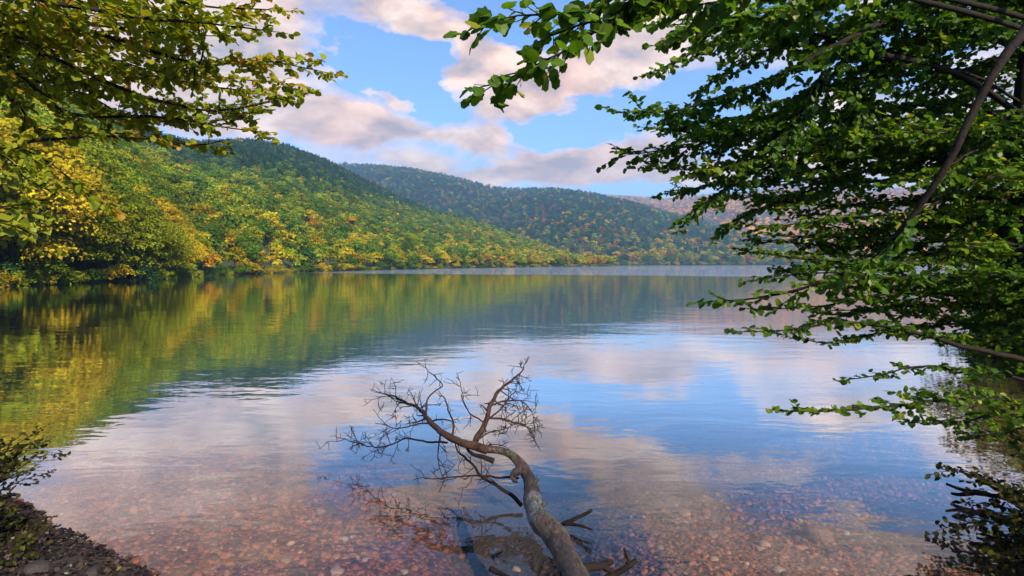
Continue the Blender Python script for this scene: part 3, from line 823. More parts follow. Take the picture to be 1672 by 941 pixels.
def spray(gw, gl, P, rad, shoot_len, step, leaf, t0=.12, droop=.12, tone0=.5, up=np.array([0, 0, 1.0]), second=True, dens=1.0, simple=False, r=rng):
    """side shoots in a roughly level spray along limb P, leaves along every shoot"""
    seg = np.linalg.norm(np.diff(P, axis=0), axis=1); S = np.concatenate([[0], np.cumsum(seg)]); L = S[-1]
    lp, la, ln, lt = [], [], [], []
    side = 1
    def leafy(Q, tone, sp):
        sg = np.linalg.norm(np.diff(Q, axis=0), axis=1); SS = np.concatenate([[0], np.cumsum(sg)])
        n = max(2, int(SS[-1] / sp)); sgn = 1
        for k in range(n):
            x = (k + .6) / n * SS[-1]
            p = np.array([np.interp(x, SS, Q[:, j]) for j in range(3)])
            j = min(len(Q) - 2, int(np.searchsorted(SS, x)) - 1 if x > 0 else 0); j = max(j, 0)
            tan = unit(Q[j + 1] - Q[j])
            nrm = unit(up + r.normal(size=3) * .42)
            ax = unit(rot_axis(tan, nrm, sgn * R(35 + 40 * r.random())) + r.normal(size=3) * .18 + np.array([0, 0, -.18]))
            lp.append(p); la.append(ax); ln.append(nrm); lt.append(tone + r.normal() * .2)
            sgn = -sgn
        lp.append(Q[-1]); la.append(unit(Q[-1] - Q[-2] + r.normal(size=3) * .2)); ln.append(unit(up + r.normal(size=3) * .4)); lt.append(tone + r.normal() * .16)
    def shoot(p, d, length, rd, lev):
        n = max(3, int(length / .06)); Q = [p]; dd = d
        for k in range(n):
            dd = unit(dd + r.normal(size=3) * .11 + np.array([0, 0, -droop * .12]))
            Q.append(Q[-1] + dd * length / n)
        Q = np.array(Q)
        tube(gw, Q, np.linspace(rd, .0011, len(Q)), 4, cap=False)
        tn = tone0 + r.normal() * .14
        leafy(Q[max(0, int(len(Q) * .15)):], tn, leaf * .58 / dens)
        if lev == 0 and second:
            m = int(length / .075); sg = 1
            for k in range(1, m):
                f = k / m; q = Q[int(f * (len(Q) - 1))]
                tan = unit(Q[min(len(Q) - 1, int(f * (len(Q) - 1)) + 1)] - q)
                d2 = unit(rot_axis(tan, up, sg * R(40 + 25 * r.random())) + r.normal(size=3) * .12)
                shoot(q, d2, length * (.5 - .3 * f) * (.6 + .7 * r.random()), .0022, 1); sg = -sg
    x = L * t0
    while x < L:
        f = x / L
        j = min(len(P) - 2, max(0, int(np.searchsorted(S, x)) - 1)); tan = unit(P[j + 1] - P[j])
        p = P[j] + (P[j + 1] - P[j]) * ((x - S[j]) / (seg[j] + 1e-9))
        ang = R(38 + 30 * r.random()) * side
        d = unit(rot_axis(tan, up, ang) + r.normal(size=3) * .16 + np.array([0, 0, .05]))
        ln_ = shoot_len * (1.05 - .62 * f) * (.55 + .7 * r.random())
        shoot(p, d, ln_, .0045, 0)
        side = -side; x += step * .72 * (.6 + .8 * r.random())
    shoot(P[-1], unit(P[-1] - P[-2]), shoot_len * .45, .003, 0)
    n = len(lp)
    leaves(gl, np.array(lp), np.array(la), np.array(ln), leaf * (.5 + .75 * r.random(n)), np.clip(lt, 0, 1), .22, simple)
    return n

ANCHOR = {}
def limb(parent, pts, r0, r1, bark, leafm, shoot_len=.6, step=.10, leaf=.062, t0=.12, tone0=.5, droop=.12, dens=1.0, bare=False, name='branch', sides=9):
    """pts: (u, v, Y) through which the limb passes"""
    base = np.array(parent.location)
    P = np.array([PY(*p) if len(p) == 3 else PZ(p[0], p[1], p[3]) for p in pts])
    P, _ = catmull(P, .06)
    P = P + np.stack([fbm(np.arange(len(P)) * .23 + q, np.full(len(P), q * 3.7), 31 + q, 2) * .035 for q in range(3)], -1)
    rad = r0 + (r1 - r0) * np.linspace(0, 1, len(P)) ** .8
    gw, gl = Geo(), Geo()
    tube(gw, P - base, rad, sides, .12, int(rng.integers(0, 999)))
    # the length that joins the limb to the nearest trunk
    A = ANCHOR[parent.name]; d = np.linalg.norm(A - P[0], axis=1) + .6 * np.maximum(0, A[:, 2] - P[0][2])
    q = A[int(np.argmin(d))]; t_ = unit(P[1] - P[0])
    J, _ = catmull(np.array([q, q + (P[0] - q) * .5 - t_ * .08 + np.array([0, 0, .06]), P[0] + t_ * .04]), .08)
    tube(gw, J - base, np.linspace(r0 * 1.35, r0, len(J)), sides, .12, int(rng.integers(0, 999)))
    nl = 0
    if not bare:
        nl = spray(gw, gl, P - base, rad, shoot_len, step, leaf, t0, droop, tone0, dens=dens)
    b = gw.build(name, bark, parent, True)
    if nl: gl.build('foliage', leafm, b)
    return nl

# ------------------------------------------------------------------ tree on the right bank
rt = empty('overhanging_tree', (4.95, 5.3, .3))
tag(rt, 'green leafy tree leaning over the water on the right, its long grey limb slanting across', 'tree')
g = Geo(); base = np.array(rt.location)
TP = np.array([(5.25, 5.35, .1), (5.15, 5.4, 1.2), (5.03, 5.5, 2.2), (4.98, 5.6, 3.2), (5.1, 5.7, 4.4), (5.3, 5.8, 6.0), (5.5, 5.8, 8.0)])
TP, _ = catmull(TP, .12); tube(g, TP - base, np.linspace(.13, .05, len(TP)), 14, .15, 5)
TP2 = np.array([(5.45, 5.3, .1), (5.6, 5.0, 1.6), (5.5, 4.8, 3.0), (5.2, 4.6, 4.6), (4.8, 4.4, 6.2)])
ANCHOR[rt.name] = TP.copy()
TP2, _ = catmull(TP2, .12); ANCHOR[rt.name] = np.vstack([TP, TP2]); tube(g, TP2 - base, np.linspace(.13, .05, len(TP2)), 12, .15, 8)
g.build('trunk', M['bark'], rt, True)
RL = [  # pts, r0, r1, shoot, step, t0
    ([(1790, -190, 3.7), (1720, -40, 3.4), (1672, 52, 3.25), (1640, 92, 3.2), (1600, 168, 3.2), (1560, 248, 3.2), (1520, 312, 3.25), (1470, 376, 3.35), (1425, 425, 3.5), (1340, 462, 3.7), (1250, 484, 3.9), (1165, 492, 4.1)], .046, .005, .42, .085, .66),
    ([(1760, -130, 4.8), (1640, -45, 4.6), (1530, 0, 4.4), (1440, 38, 4.3), (1370, 72, 4.2), (1280, 118, 4.2), (1200, 150, 4.3), (1110, 180, 4.4), (1045, 182, 4.5)], .06, .006, .75, .075, .3),
    ([(1640, 262, 5.5), (1540, 230, 5.2), (1440, 236, 5.0), (1340, 256, 4.8), (1250, 275, 4.7), (1180, 310, 4.6), (1132, 344, 4.6)], .035, .005, .6, .075, .1),
    ([(1372, 72, 4.2), (1345, 105, 4.2), (1335, 155, 4.3), (1300, 190, 4.4), (1230, 215, 4.5), (1120, 240, 4.6), (1030, 252, 4.7)], .022, .005, .65, .075, .1),
    ([(1690, 100, 5.6), (1600, 60, 5.2), (1480, 90, 5.0), (1350, 60, 4.8), (1230, 40, 4.7), (1100, 40, 4.6)], .03, .005, .7, .075, .1),
    ([(1690, 20, 5.0), (1560, -30, 4.7), (1420, -20, 4.5), (1280, 15, 4.4), (1180, 60, 4.4), (1085, 110, 4.4)], .03, .005, .6, .075, .1),
    ([(1650, 200, 6.2), (1560, 170, 6.2), (1420, 180, 6.0), (1280, 190, 5.8), (1120, 200, 5.6)], .03, .005, .8, .085, .05),
    ([(1650, 330, 5.6), (1570, 320, 5.5), (1460, 330, 5.3), (1340, 335, 5.2), (1260, 325, 5.1)], .028, .005, .55, .085, .05),
    ([(1672, 470, 5.3), (1620, 448, 5.2), (1570, 424, 5.1), (1440, 432, 4.9), (1330, 424, 4.8), (1225, 412, 4.8)], .034, .005, .42, .085, .15),
    ([(1660, 370, 5.6), (1560, 365, 5.4), (1460, 385, 5.2), (1350, 388, 5.0), (1265, 385, 5.0)], .024, .005, .45, .09, .1),
    ([(1690, 592, 4.9), (1600, 572, 4.8), (1540, 556, 4.75), (1480, 540, 4.7), (1380, 526, 4.6), (1300, 538, 4.6), (1215, 542, 4.6)], .030, .004, .32, .075, .38),
    ([(1690, 520, 5.6), (1600, 500, 5.5), (1500, 500, 5.4), (1420, 505, 5.3), (1355, 508, 5.3)], .022, .004, .35, .075, .1),
    ([(1690, 655, 4.5), (1560, 652, 4.4), (1450, 664, 4.3), (1350, 672, 4.2), (1275, 672, 4.2)], .022, .004, .30, .07, .05),
    ([(1690, 625, 4.9), (1600, 606, 4.8), (1500, 598, 4.7), (1440, 612, 4.7), (1385, 620, 4.7)], .018, .004, .24, .075, .15),
    ([(1710, 150, 4.6), (1640, 200, 4.5), (1570, 260, 4.4), (1490, 290, 4.3)], .03, .006, .6, .09, .0),
    ([(1700, 440, 5.8), (1600, 452, 5.7), (1500, 462, 5.5), (1400, 470, 5.4), (1300, 452, 5.3)], .02, .004, .4, .085, .0),
    ([(1700, 400, 6.2), (1580, 392, 6.0), (1450, 402, 5.8), (1330, 400, 5.6), (1235, 392, 5.5)], .02, .004, .4, .085, .0),
    ([(1700, 540, 5.9), (1620, 530, 5.8), (1540, 530, 5.7), (1470, 540, 5.6)], .018, .004, .4, .085, .0),
    ([(1700, 690, 5.0), (1620, 680, 4.9), (1560, 690, 4.8), (1490, 690, 4.7)], .018, .004, .3, .075, .0),
    ([(1680, 270, 6.4), (1500, 250, 6.2), (1350, 290, 6.0), (1200, 300, 5.8), (1100, 310, 5.6)], .022, .004, .6, .085, .0),
    ([(1690, 350, 5.2), (1560, 345, 5.0), (1440, 352, 4.8), (1330, 362, 4.7), (1250, 372, 4.6)], .02, .004, .45, .08, .0),
    ([(1700, 455, 4.6), (1580, 450, 4.5), (1460, 455, 4.4), (1360, 445, 4.3), (1240, 455, 4.3)], .02, .004, .36, .08, .0),
    ([(1690, 490, 5.0), (1560, 480, 4.9), (1440, 482, 4.8), (1340, 500, 4.7), (1240, 505, 4.7)], .018, .004, .34, .08, .05),
    ([(1690, 235, 4.6), (1560, 215, 4.6), (1420, 225, 4.5), (1280, 250, 4.5), (1140, 285, 4.4)], .022, .004, .5, .08, .0),
    ([(1730, 300, 4.6), (1660, 290, 4.6), (1580, 300, 4.5), (1500, 350, 4.5)], .03, .006, .5, .09, .0),
    ([(1720, 420, 4.8), (1650, 400, 4.7), (1590, 400, 4.7), (1520, 440, 4.7)], .03, .006, .45, .085, .0),
]
tot = 0
for q, (pts, r0, r1, sl, st, t0) in enumerate(RL):
    if q: pts = [(u, v, y + .45) for (u, v, y) in pts]
    tot += limb(rt, pts, r0, r1, M['bark'], M['leaf_green'], sl, st * 1.15, .052, t0, .42 + .12 * rng.normal())
# the spray that reaches furthest left
for (pts, r0, sl, t0) in [
    ([(1500, -180, 3.4), (1250, -110, 2.9), (1100, -50, 2.6), (1020, 10, 2.5), (960, 58, 2.45), (900, 95, 2.4), (845, 122, 2.4), (805, 140, 2.4)], .03, .26, .46),
    ([(1180, -80, 2.75), (1080, -40, 2.65), (990, -5, 2.55), (920, 20, 2.5), (850, 28, 2.5), (785, 42, 2.5)], .014, .24, .15),
    ([(1240, -70, 2.9), (1150, -30, 2.8), (1080, 2, 2.7), (1020, 30, 2.6), (960, 40, 2.55), (890, 62, 2.5)], .014, .22, .1),
    ([(1400, -90, 3.4), (1300, -40, 3.3), (1210, -8, 3.2), (1130, 12, 3.1), (1060, 12, 3.0)], .016, .28, .1),
    ([(1420, -60, 4.2), (1330, -10, 4.1), (1240, 20, 4.0), (1160, 40, 3.9), (1095, 62, 3.9)], .016, .4, .05)]:
    tot += limb(rt, pts, r0, .003, M['bark'], M['leaf_green'], sl, .042, .058, t0, .5)
def echo(pts, du, dv, dy, cut=0):
    return [(u + du + rng.normal() * 10, v + dv + rng.normal() * 6, y + dy) for (u, v, y) in pts][cut:]
for (pts, r0, r1, sl, st, t0) in RL[1:8]:
    for (du, dv, dy) in ((55, 30, .95),):
        tot += limb(rt, echo(pts, du, dv, dy), r0 * .5, r1, M['bark'], M['leaf_green'], sl * .9, st * .85, .051, .08, .42 + .14 * rng.normal())
for (pts, r0, r1, sl, st, t0) in RL[8:12] + RL[14:]:
    tot += limb(rt, echo(pts, 75, 16, .95), r0 * .5, r1, M['bark'], M['leaf_green'], sl * .9, st * .85, .051, .05, .45 + .14 * rng.normal())
print('right leaves', tot)

# ------------------------------------------------------------------ tree on the left bank
lt_ = empty('overhanging_tree', (-6.3, 4.2, .6))
tag(lt_, 'olive and yellow leafed tree reaching in from the left with dark bare limbs', 'tree')
g = Geo(); base = np.array(lt_.location)
TP = np.array([(-6.3, 4.2, .3), (-6.15, 4.25, 1.6), (-6.2, 4.3, 3.0), (-5.9, 4.3, 4.6), (-5.8, 4.4, 6.5), (-5.9, 4.5, 8.0)])
TP, _ = catmull(TP, .12); tube(g, TP - base, np.linspace(.19, .06, len(TP)), 14, .15, 15); ANCHOR[lt_.name] = TP
g.build('trunk', M['bark'], lt_, True)
LL = [
    ([(-220, 60, 4.4), (-60, 0, 4.4), (50, 40, 4.4), (150, 52, 4.4), (245, 82, 4.5), (330, 105, 4.6), (430, 100, 4.7), (515, 115, 4.8)], .035, .004, .5, .08, .15),
    ([(-220, 120, 4.4), (-20, 48, 4.2), (60, 86, 4.2), (120, 108, 4.3), (180, 136, 4.4), (260, 165, 4.5), (360, 180, 4.6), (470, 160, 4.7)], .035, .004, .5, .085, .2),
    ([(-220, 160, 4.5), (0, 118, 4.3), (60, 146, 4.3), (100, 180, 4.4), (160, 190, 4.5), (250, 190, 4.6), (350, 205, 4.7), (415, 215, 4.7)], .03, .004, .42, .095, .3),
    ([(-220, 260, 4.5), (0, 236, 4.3), (100, 226, 4.3), (160, 222, 4.4), (240, 226, 4.5), (320, 236, 4.6), (370, 228, 4.6)], .028, .004, .26, .10, .45),
    ([(-100, 270, 4.4), (0, 244, 4.3), (60, 252, 4.3), (130, 302, 4.4), (175, 335, 4.5)], .014, .003, .34, .09, .25),
    ([(-100, 230, 4.5), (0, 252, 4.4), (40, 288, 4.4), (85, 314, 4.5)], .011, .003, .26, .11, .4),
    ([(-100, 350, 4.5), (0, 340, 4.4), (60, 328, 4.4), (105, 310, 4.5)], .012, .003, .26, .11, .45),
    ([(-100, 340, 4.5), (0, 364, 4.4), (50, 380, 4.4), (85, 398, 4.5)], .012, .003, .24, .12, .45),
    ([(120, -120, 4.0), (230, -60, 4.1), (290, 0, 4.2), (330, 60, 4.4), (332, 98, 4.5), (300, 120, 4.6)], .02, .005, .45, .085, .1),
    ([(-100, -150, 3.8), (80, -60, 3.8), (220, -10, 4.0), (340, 10, 4.2), (440, 15, 4.4)], .028, .004, .5, .08, .15),
    ([(-150, -50, 3.6), (0, -20, 3.6), (120, 10, 3.7), (240, 30, 3.9), (360, 40, 4.1), (440, 50, 4.2)], .026, .004, .42, .085, .15),
    ([(-150, 30, 5.2), (0, 30, 5.2), (120, 70, 5.3), (240, 120, 5.4), (340, 140, 5.5), (420, 150, 5.5)], .026, .004, .55, .085, .1),
    ([(-150, 110, 5.4), (0, 90, 5.4), (100, 120, 5.5), (200, 150, 5.6), (280, 170, 5.6)], .026, .004, .5, .09, .05),
]
tot = 0
for (pts, r0, r1, sl, st, t0) in LL:
    tot += limb(lt_, pts, r0, r1, M['bark'], M['leaf_olive'], sl, st, .051, t0, .55 + .14 * rng.normal())
for (pts, r0, r1, sl, st, t0) in LL[:3] + LL[8:]:
    for (du, dv, dy) in ((-55, 20, .5),):
        tot += limb(lt_, echo(pts, du, dv, dy), r0 * .45, r1, M['bark'], M['leaf_olive'], sl * .9, st, .050, .1, .5 + .16 * rng.normal())
print('left leaves', tot)

# ------------------------------------------------------------------ further trees behind the right bank tree
def bank_tree(x, y, h, k, col, label, group=None, name='broadleaf_tree'):
    root = empty(name, (x, y, float(ground_z(np.array([x]), np.array([y]))[0]) - .15), rng.random() * 6.28)
    root.scale = (h * 1.1, h * 1.1, h)
    c = link(bpy.data.objects.new('crown', near_crowns[k]), root); c.color = (*col, 1)
    link(bpy.data.objects.new('trunk', near_trunks[k]), root)
    tag(root, label, 'tree', group)
bank_tree(17.4, 19.2, 3.6, 0, (.17, .16, .02), 'yellow-green bushy tree on the right bank behind the leaning tree')
bank_tree(19.6, 21.8, 6.5, 1, (.10, .13, .02), 'taller green tree on the right bank behind the yellow-green one')
# ------------------------------------------------------------------ the fallen tree
ft = empty('fallen_tree', PZ(930, 925, .05))
tag(ft, 'bare dead tree fallen into the shallows, crooked grey trunk with bristling twigs', 'fallen tree')
fbase = np.array(ft.location)
tr = np.random.default_rng(77)
def pz(u, v, z): return PZ(u, v, z)
TRK = [(955, 985, .16, .13), (930, 924, .14, .110), (909, 880, .15, .118), (880, 848, .18, .108), (871, 819, .22, .095), (865, 787, .28, .080), (856, 766, .34, .066), (836, 744, .41, .050), (816, 736, .44, .042), (791, 734, .46, .037)]
P = np.array([pz(*p[:3]) for p in TRK]); P, rad = catmull(P, .02, [p[3] * .80 for p in TRK])
g = Geo(); rad = rad * (1 + .16 * fbm(np.arange(len(P)) * .12, np.zeros(len(P)), 3, 3) * 2)
tube(g, P - fbase, rad, 22, .16, 12)
f = np.linspace(0, 1, len(P))
tn = np.interp(f, [0, .30, .42, .50, .60, .66, .74, .80, 1], [.45, .45, .50, .9, .85, .12, .18, .5, .5])
g.a[-1] = np.concatenate([np.repeat(tn, 22), [tn[0], tn[-1]]])
g.build('trunk', M['bark_wood'], ft, True)
# knot and broken stubs on the trunk
g = Geo()
kn = np.array([pz(853, 768, .34), pz(843, 771, .32), pz(837, 777, .29), pz(839, 784, .25), pz(845, 787, .23)]); kn, kr = catmull(kn, .008, [.045, .036, .024, .020, .010]); tube(g, kn - fbase, kr, 10, .25, 4)
kn = np.array([pz(872, 790, .30), pz(878, 784, .32), pz(877, 777, .36)]); tube(g, kn - fbase, [.02, .014, .006], 7, .2, 6)
kn = np.array([pz(884, 826, .25), pz(894, 822, .25)]); tube(g, kn - fbase, [.02, .007], 7, .2, 7)
g.build('knot', M['bark_wood'], ft, True)
def twig(g, p, d, L, r0, lev, kink=.33, zmin=.02, up=.05):
    n = max(4, int(L / .035)); Q = [p]; dd = unit(d); R_ = []
    for k in range(n):
        dd = unit(dd + tr.normal(size=3) * kink * (.9 if k % 3 == 0 else .35) + np.array([0, 0, up * .3]))
        q = Q[-1] + dd * L / n
        if q[2] < zmin: q[2] = zmin + .01; dd[2] = abs(dd[2])
        Q.append(q)
    Q = np.array(Q); rr = np.linspace(r0, max(.0022, r0 * .3), len(Q))
    tube(g, Q - fbase, rr, 5 if r0 < .006 else 7, cap=True)
    if lev > 0:
        m = max(2, int(L / (.075 if lev == 1 else .095)))
        for k in range(m):
            f = .15 + .85 * (k + tr.random()) / m
            j = min(len(Q) - 2, int(f * (len(Q) - 1)))
            tan = unit(Q[j + 1] - Q[j]); ax = unit(np.cross(tan, tr.normal(size=3)))
            d2 = rot_axis(tan, ax, R(35 + 45 * tr.random()))
            twig(g, Q[j], d2, L * (.28 + .42 * tr.random()), max(.0028, rr[j] * .6), lev - 1, kink * 1.1, zmin, up)
def dead_branch(pts, r0, r1, tw=0, tl=.2, t0=.2, mat=None, lev=1, lump=.15):
    P = np.array([pz(*p) for p in pts]); P, _ = catmull(P, .02)
    P = P + np.stack([fbm(np.arange(len(P)) * .21 + q, np.full(len(P), q * 3.1), 51 + q, 2) * .02 for q in range(3)], -1)
    g = Geo(); rr = r0 + (r1 - r0) * np.linspace(0, 1, len(P)) ** .85
    tube(g, P - fbase, rr, 10, lump, int(tr.integers(0, 999)))
    b = g.build('branch', mat or M['bark_top'], ft, True)
    if tw:
        g = Geo()
        for k in range(tw):
            f = t0 + (1 - t0) * (k + tr.random()) / tw
            j = min(len(P) - 2, int(f * (len(P) - 1))); tan = unit(P[j + 1] - P[j])
            d2 = rot_axis(tan, unit(np.cross(tan, tr.normal(size=3)) + .0), R(40 + 40 * tr.random()))
            twig(g, P[j], d2, tl * (.5 + .8 * tr.random()), max(.0042, rr[j] * .45), lev)
        twig(g, P[-1], P[-1] - P[-3], tl * .6, r1, 1)
        tw_ = g.build('twigs', M['twig_dark'], b, True)
    return P
dead_branch([(795, 734, .46), (763, 726, .50), (739, 716, .54), (719, 704, .58), (702, 690, .62), (686, 669, .66), (662, 657, .68), (642, 647, .70), (622, 642, .72)], .042, .006, 14, .26, .38, lev=2)
dead_branch([(774, 727, .48), (777, 716, .54), (785, 704, .60), (794, 686, .68), (802, 661, .78), (812, 641, .86), (836, 621, .92), (850, 609, .96), (857, 594, 1.0)], .030, .004, 12, .19, .22, lev=2)
dead_branch([(800, 682, .70), (824, 686, .68), (852, 694, .62), (868, 702, .55), (873, 722, .45)], .011, .004, 9, .18, .2, lev=2)
dead_branch([(802, 661, .78), (825, 655, .80), (850, 655, .78), (866, 668, .74), (871, 690, .66)], .010, .003, 10, .2, .1, lev=2)
dead_branch([(794, 686, .68), (815, 670, .74), (838, 642, .84), (848, 622, .90)], .010, .003, 9, .2, .2, lev=2)
dead_branch([(778, 718, .54), (800, 706, .60), (826, 700, .62), (846, 690, .62)], .009, .003, 8, .18, .15, lev=2)
dead_branch([(702, 690, .60), (676, 694, .58), (650, 700, .54), (628, 694, .52)], .010, .003, 8, .2, .1, lev=2)
dead_branch([(694, 678, .65), (698, 653, .72), (712, 638, .80), (721, 628, .86), (702, 609, .95), (688, 596, 1.0)], .012, .003, 6, .16, .3)
dead_branch([(736, 716, .54), (740, 692, .62), (732, 668, .70), (724, 648, .75)], .012, .006, 4, .14, .3)
dead_branch([(790, 690, .66), (768, 676, .70), (757, 655, .80), (750, 622, .92)], .009, .003, 8, .18, .15)
dead_branch([(850, 824, .05), (830, 806, .10), (806, 790, .16), (787, 778, .22), (772, 760, .28), (752, 742, .32), (745, 732, .36)], .020, .008, 8, .2, .3, mat=M['twig_dark'])
dead_branch([(845, 780, .26), (815, 780, .22), (787, 777, .22), (750, 778, .20), (711, 783, .18), (690, 780, .18)], .012, .004, 9, .20, .25, mat=M['twig_dark'])
dead_branch([(806, 752, .36), (790, 748, .38), (772, 742, .40), (760, 730, .45)], .028, .012, 0, mat=M['twig_dark'])
dead_branch([(730, 722, .42), (700, 722, .40), (662, 716, .38), (640, 726, .34), (615, 731, .28), (590, 726, .24), (560, 716, .26)], .011, .004, 20, .24, .25, mat=M['twig_dark'], lev=2)
dead_branch([(719, 704, .56), (715, 730, .42), (716, 756, .30), (724, 780, .20)], .009, .003, 6, .18, .1, mat=M['twig_dark'])
dead_branch([(780, 735, .44), (796, 728, .48), (812, 726, .48), (822, 728, .46)], .008, .003, 5, .12, .2, mat=M['twig_dark'])

def loose_stick(pts, r0, r1, label, name='broken_branch', side=None, mat=None):
    P = np.array([pz(*p) for p in pts]); root = P[0].copy(); P, _ = catmull(P, .02)
    P = P + np.stack([fbm(np.arange(len(P)) * .25 + q, np.full(len(P), q * 2.1), 71 + q, 2) * .018 for q in range(3)], -1)
    g = Geo(); tube(g, P - root, np.linspace(r0, r1, len(P)), 9, .25, int(tr.integers(0, 999)))
    for s in (side or []):
        Q = np.array([pz(*p) for p in s]); Q, _ = catmull(Q, .02); tube(g, Q - root, np.linspace(r1 * 1.4, r1 * .6, len(Q)), 7, .2, int(tr.integers(0, 999)))
    o = g.build(name, mat or M['twig_dark'], None, True); o.location = root
    tag(o, label, 'branch')
loose_stick([(905, 868, -.05), (918, 856, .03), (940, 846, .10), (966, 832, .18)], .022, .012, 'dark forked stick poking out of the water right of the log', side=[[(922, 855, .04), (945, 858, .06), (967, 865, .06)]])
loose_stick([(905, 950, .10), (935, 934, .16), (960, 926, .16), (985, 922, .14), (1000, 918, .16)], .045, .02, 'blackish broken bough lying across the foot of the log', side=[[(985, 922, .14), (992, 930, .12), (1003, 934, .1)]])
loose_stick([(985, 948, .02), (1005, 936, .06), (1025, 924, .12), (1040, 914, .16)], .022, .018, 'short dark stick slanting up at the bottom edge right of the log')
loose_stick([(800, 930, .03), (815, 936, .04), (835, 944, .06), (860, 950, .06)], .02, .012, 'small dark stick at the bottom edge left of the log')
loose_stick([(1018, 896, -.02), (1022, 905, .03), (1026, 914, .03)], .008, .012, 'tiny dark stub standing in the water beside the slanting stick')
loose_stick([(1760, 822, .14), (1680, 814, .12), (1640, 811, .10), (1605, 806, .07)], .034, .02, 'dark dead bough resting on the water at the right edge', side=[[(1610, 806, .08), (1585, 803, .10), (1565, 798, .10), (1545, 790, .13)], [(1590, 804, .09), (1568, 808, .06), (1553, 806, .05)]])

# ------------------------------------------------------------------ bank plants
def shrub(name, loc, stems, h, spread, leaf, leafm, label, dirv=(0, 0), seed=1, group=None):
    r = np.random.default_rng(seed)
    root = empty(name, loc); tag(root, label, 'shrub', group)
    gw, gl = Geo(), Geo()
    for k in range(stems):
        a = r.random() * 2 * PI; d = unit(np.array([math.cos(a) * spread + dirv[0], math.sin(a) * spread + dirv[1], 1.0]))
        P = [np.array([r.normal() * .05, r.normal() * .05, -.05])]
        n = 9; L = h * (.6 + .5 * r.random())
        for j in range(n):
            d = unit(d + r.normal(size=3) * .16 + np.array([dirv[0] * .05, dirv[1] * .05, -.07])); P.append(P[-1] + d * L / n)
        P = np.array(P); P, _ = catmull(P, .05)
        rd = np.linspace(.008, .002, len(P)); tube(gw, P, rd, 5)
        spray(gw, gl, P, rd, .20, .06, leaf, .2, .1, .45, second=False, dens=.8, r=r)
    gw.build('stems', M['twig_dark'], root, True); gl.build('foliage', leafm, root)
def gz(x, y): return float(ground_z(np.array([x]), np.array([y]))[0])
shrub('shrub', (-4.75, 4.85, gz(-4.75, 4.85)), 26, .85, .5, .034, M['leaf_dark'], 'dark small leaved shrub at the left edge above the shallows', (.15, .1), 3)
shrub('shrub', (-4.15, 4.35, gz(-4.15, 4.35)), 20, .42, .7, .032, M['leaf_dark'], 'low dark shrub on the left bank in front of the taller one', (.2, .1), 5)
shrub('shrub', (-3.55, 3.95, gz(-3.55, 3.95)), 10, .2, .9, .030, M['leaf_dark'], 'sparse sprig of dark leaves on the leaf strewn left bank', (.2, .1), 7)
shrub('shrub', (4.6, 4.5, gz(4.6, 4.5)), 36, 1.1, .6, .042, M['leaf_dark'], 'tall dark olive shrub overhanging the water at the right edge', (-.25, -.05), 9)
shrub('shrub', (4.05, 3.8, gz(4.05, 3.8)), 30, .75, .65, .040, M['leaf_dark'], 'low dark olive shrub at the bottom right corner', (-.25, .1), 13)
pts = []
for k in range(420):
    f = .36 + .64 * rng.random(); x = np.interp(f, [0, .3, 1], [4.9, 9.5, 30]); y = np.interp(x, SHORE[:, 0], SHORE[:, 1]) - rng.random() * (1.0 + 6.0 * f)
    pts.append((x + rng.random() * 1.2 * f, y, gz(x, y) - .05))
pts = np.array(pts); hh = np.interp(pts[:, 1], [4, 20], [.55, 1.6]) * (.6 + .8 * rng.random(len(pts)))
rr = np.zeros((len(pts), 3)); rr[:, 2] = rng.random(len(pts)) * 6.28
tag(gn_scatter('undergrowth', pts, rr, np.stack([hh * 1.3, hh * 1.3, hh], -1), rng.integers(0, 4, len(pts)), jitter_col(pick_tones(np.tile([.1, .5, .8, .6, 0, .1], (len(pts), 1)))) * .6, bush),
    'dark low bushes along the right bank behind the leaning tree', 'undergrowth', kind='stuff')
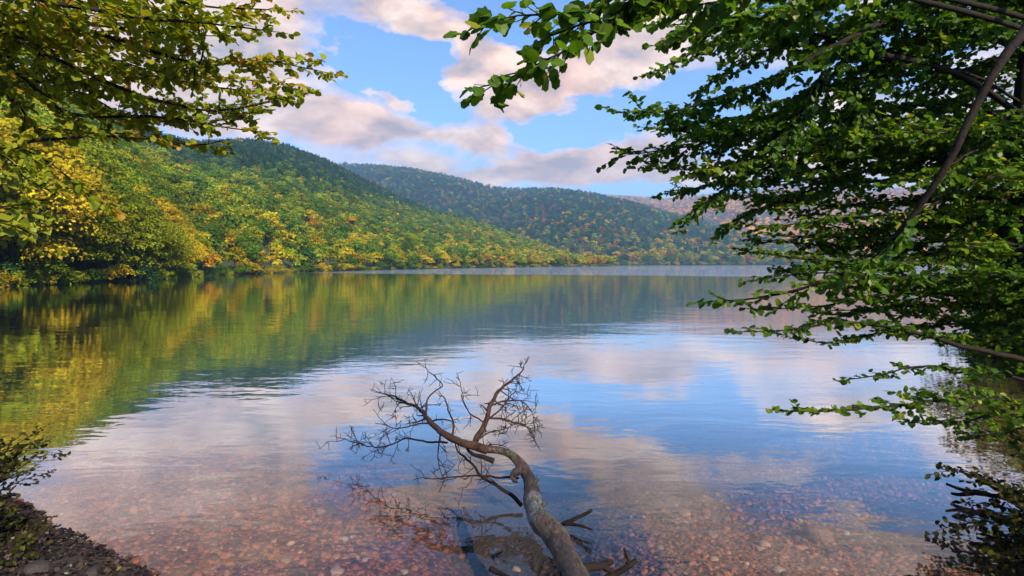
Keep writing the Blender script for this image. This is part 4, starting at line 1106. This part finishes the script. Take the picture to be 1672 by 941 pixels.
# leaf litter on the left bank
n = 16000
lx = rng.uniform(-6.5, -1.6, n); ly = rng.uniform(2.8, 5.8, n)
s = shore_dist(lx, ly); ok = (s > -.05 * rng.random(n)); lx, ly = lx[ok], ly[ok]; n = len(lx)
g = Geo(); th = rng.random(n) * 6.28
leaves(g, np.stack([lx, ly, np.maximum(ground_z(lx, ly), 0) + .006 + .02 * rng.random(n)], -1), np.stack([np.cos(th), np.sin(th), rng.normal(size=n) * .3], -1),
       np.stack([rng.normal(size=n) * .45, rng.normal(size=n) * .45, np.ones(n)], -1), .016 + .03 * rng.random(n), np.clip(rng.random(n) ** 1.3, 0, 1), .5)
tag(g.build('leaf_litter', M['leaf_litter']), 'brown fallen leaves scattered over the left bank', 'leaf litter', kind='stuff')

# ------------------------------------------------------------------ air
def haze():
    m = bpy.data.materials.new('haze'); m.use_nodes = True; m.node_tree.nodes.clear(); t = NT(m)
    o = t.n('ShaderNodeOutputMaterial'); v = t.n('ShaderNodeVolumePrincipled')
    v.inputs['Color'].default_value = (.35, .62, 1.0, 1); v.inputs['Density'].default_value = HAZE
    v.inputs['Anisotropy'].default_value = 0.2
    t.l(v.outputs[0], o.inputs['Volume'])
    x0, x1, y0, y1, z0, z1 = -5200, 5200, -3200, 6800, -9.0, 475
    V = np.array([(x, y, z) for z in (z0, z1) for (x, y) in ((x0, y0), (x1, y0), (x1, y1), (x0, y1))], float)
    Q = np.array([(3, 2, 1, 0), (4, 5, 6, 7), (0, 1, 5, 4), (1, 2, 6, 5), (2, 3, 7, 6), (3, 0, 4, 7)])
    tag(Geo().add(V, Q).build('haze', m), 'thin bluish evening haze over the lake and hills', 'haze', kind='stuff')
HAZE = 0.00027
haze()

# ------------------------------------------------------------------ camera, colour
cd = bpy.data.cameras.new('camera'); cd.sensor_width = 36; cd.lens = 36 * F / 1672; cd.clip_start = .05; cd.clip_end = 20000
co = bpy.data.objects.new('camera', cd); link(co)
co.location = (0, 0, CAMZ); co.rotation_euler = (PI / 2 - PITCH, 0, 0)
scene.camera = co
scene.view_settings.view_transform = 'Standard'; scene.view_settings.look = 'None'
scene.view_settings.exposure = 1.18; scene.view_settings.gamma = 1.0
scene.render.engine = 'CYCLES'
c = scene.cycles
c.use_denoising = True
c.max_bounces = 7; c.diffuse_bounces = 3; c.glossy_bounces = 3; c.transmission_bounces = 4; c.transparent_max_bounces = 8; c.volume_bounces = 0
c.sample_clamp_indirect = 6.0
c.caustics_reflective = False; c.caustics_refractive = False
c.use_adaptive_sampling = True; c.adaptive_threshold = 0.02
scene.render.resolution_x = 1024; scene.render.resolution_y = 576
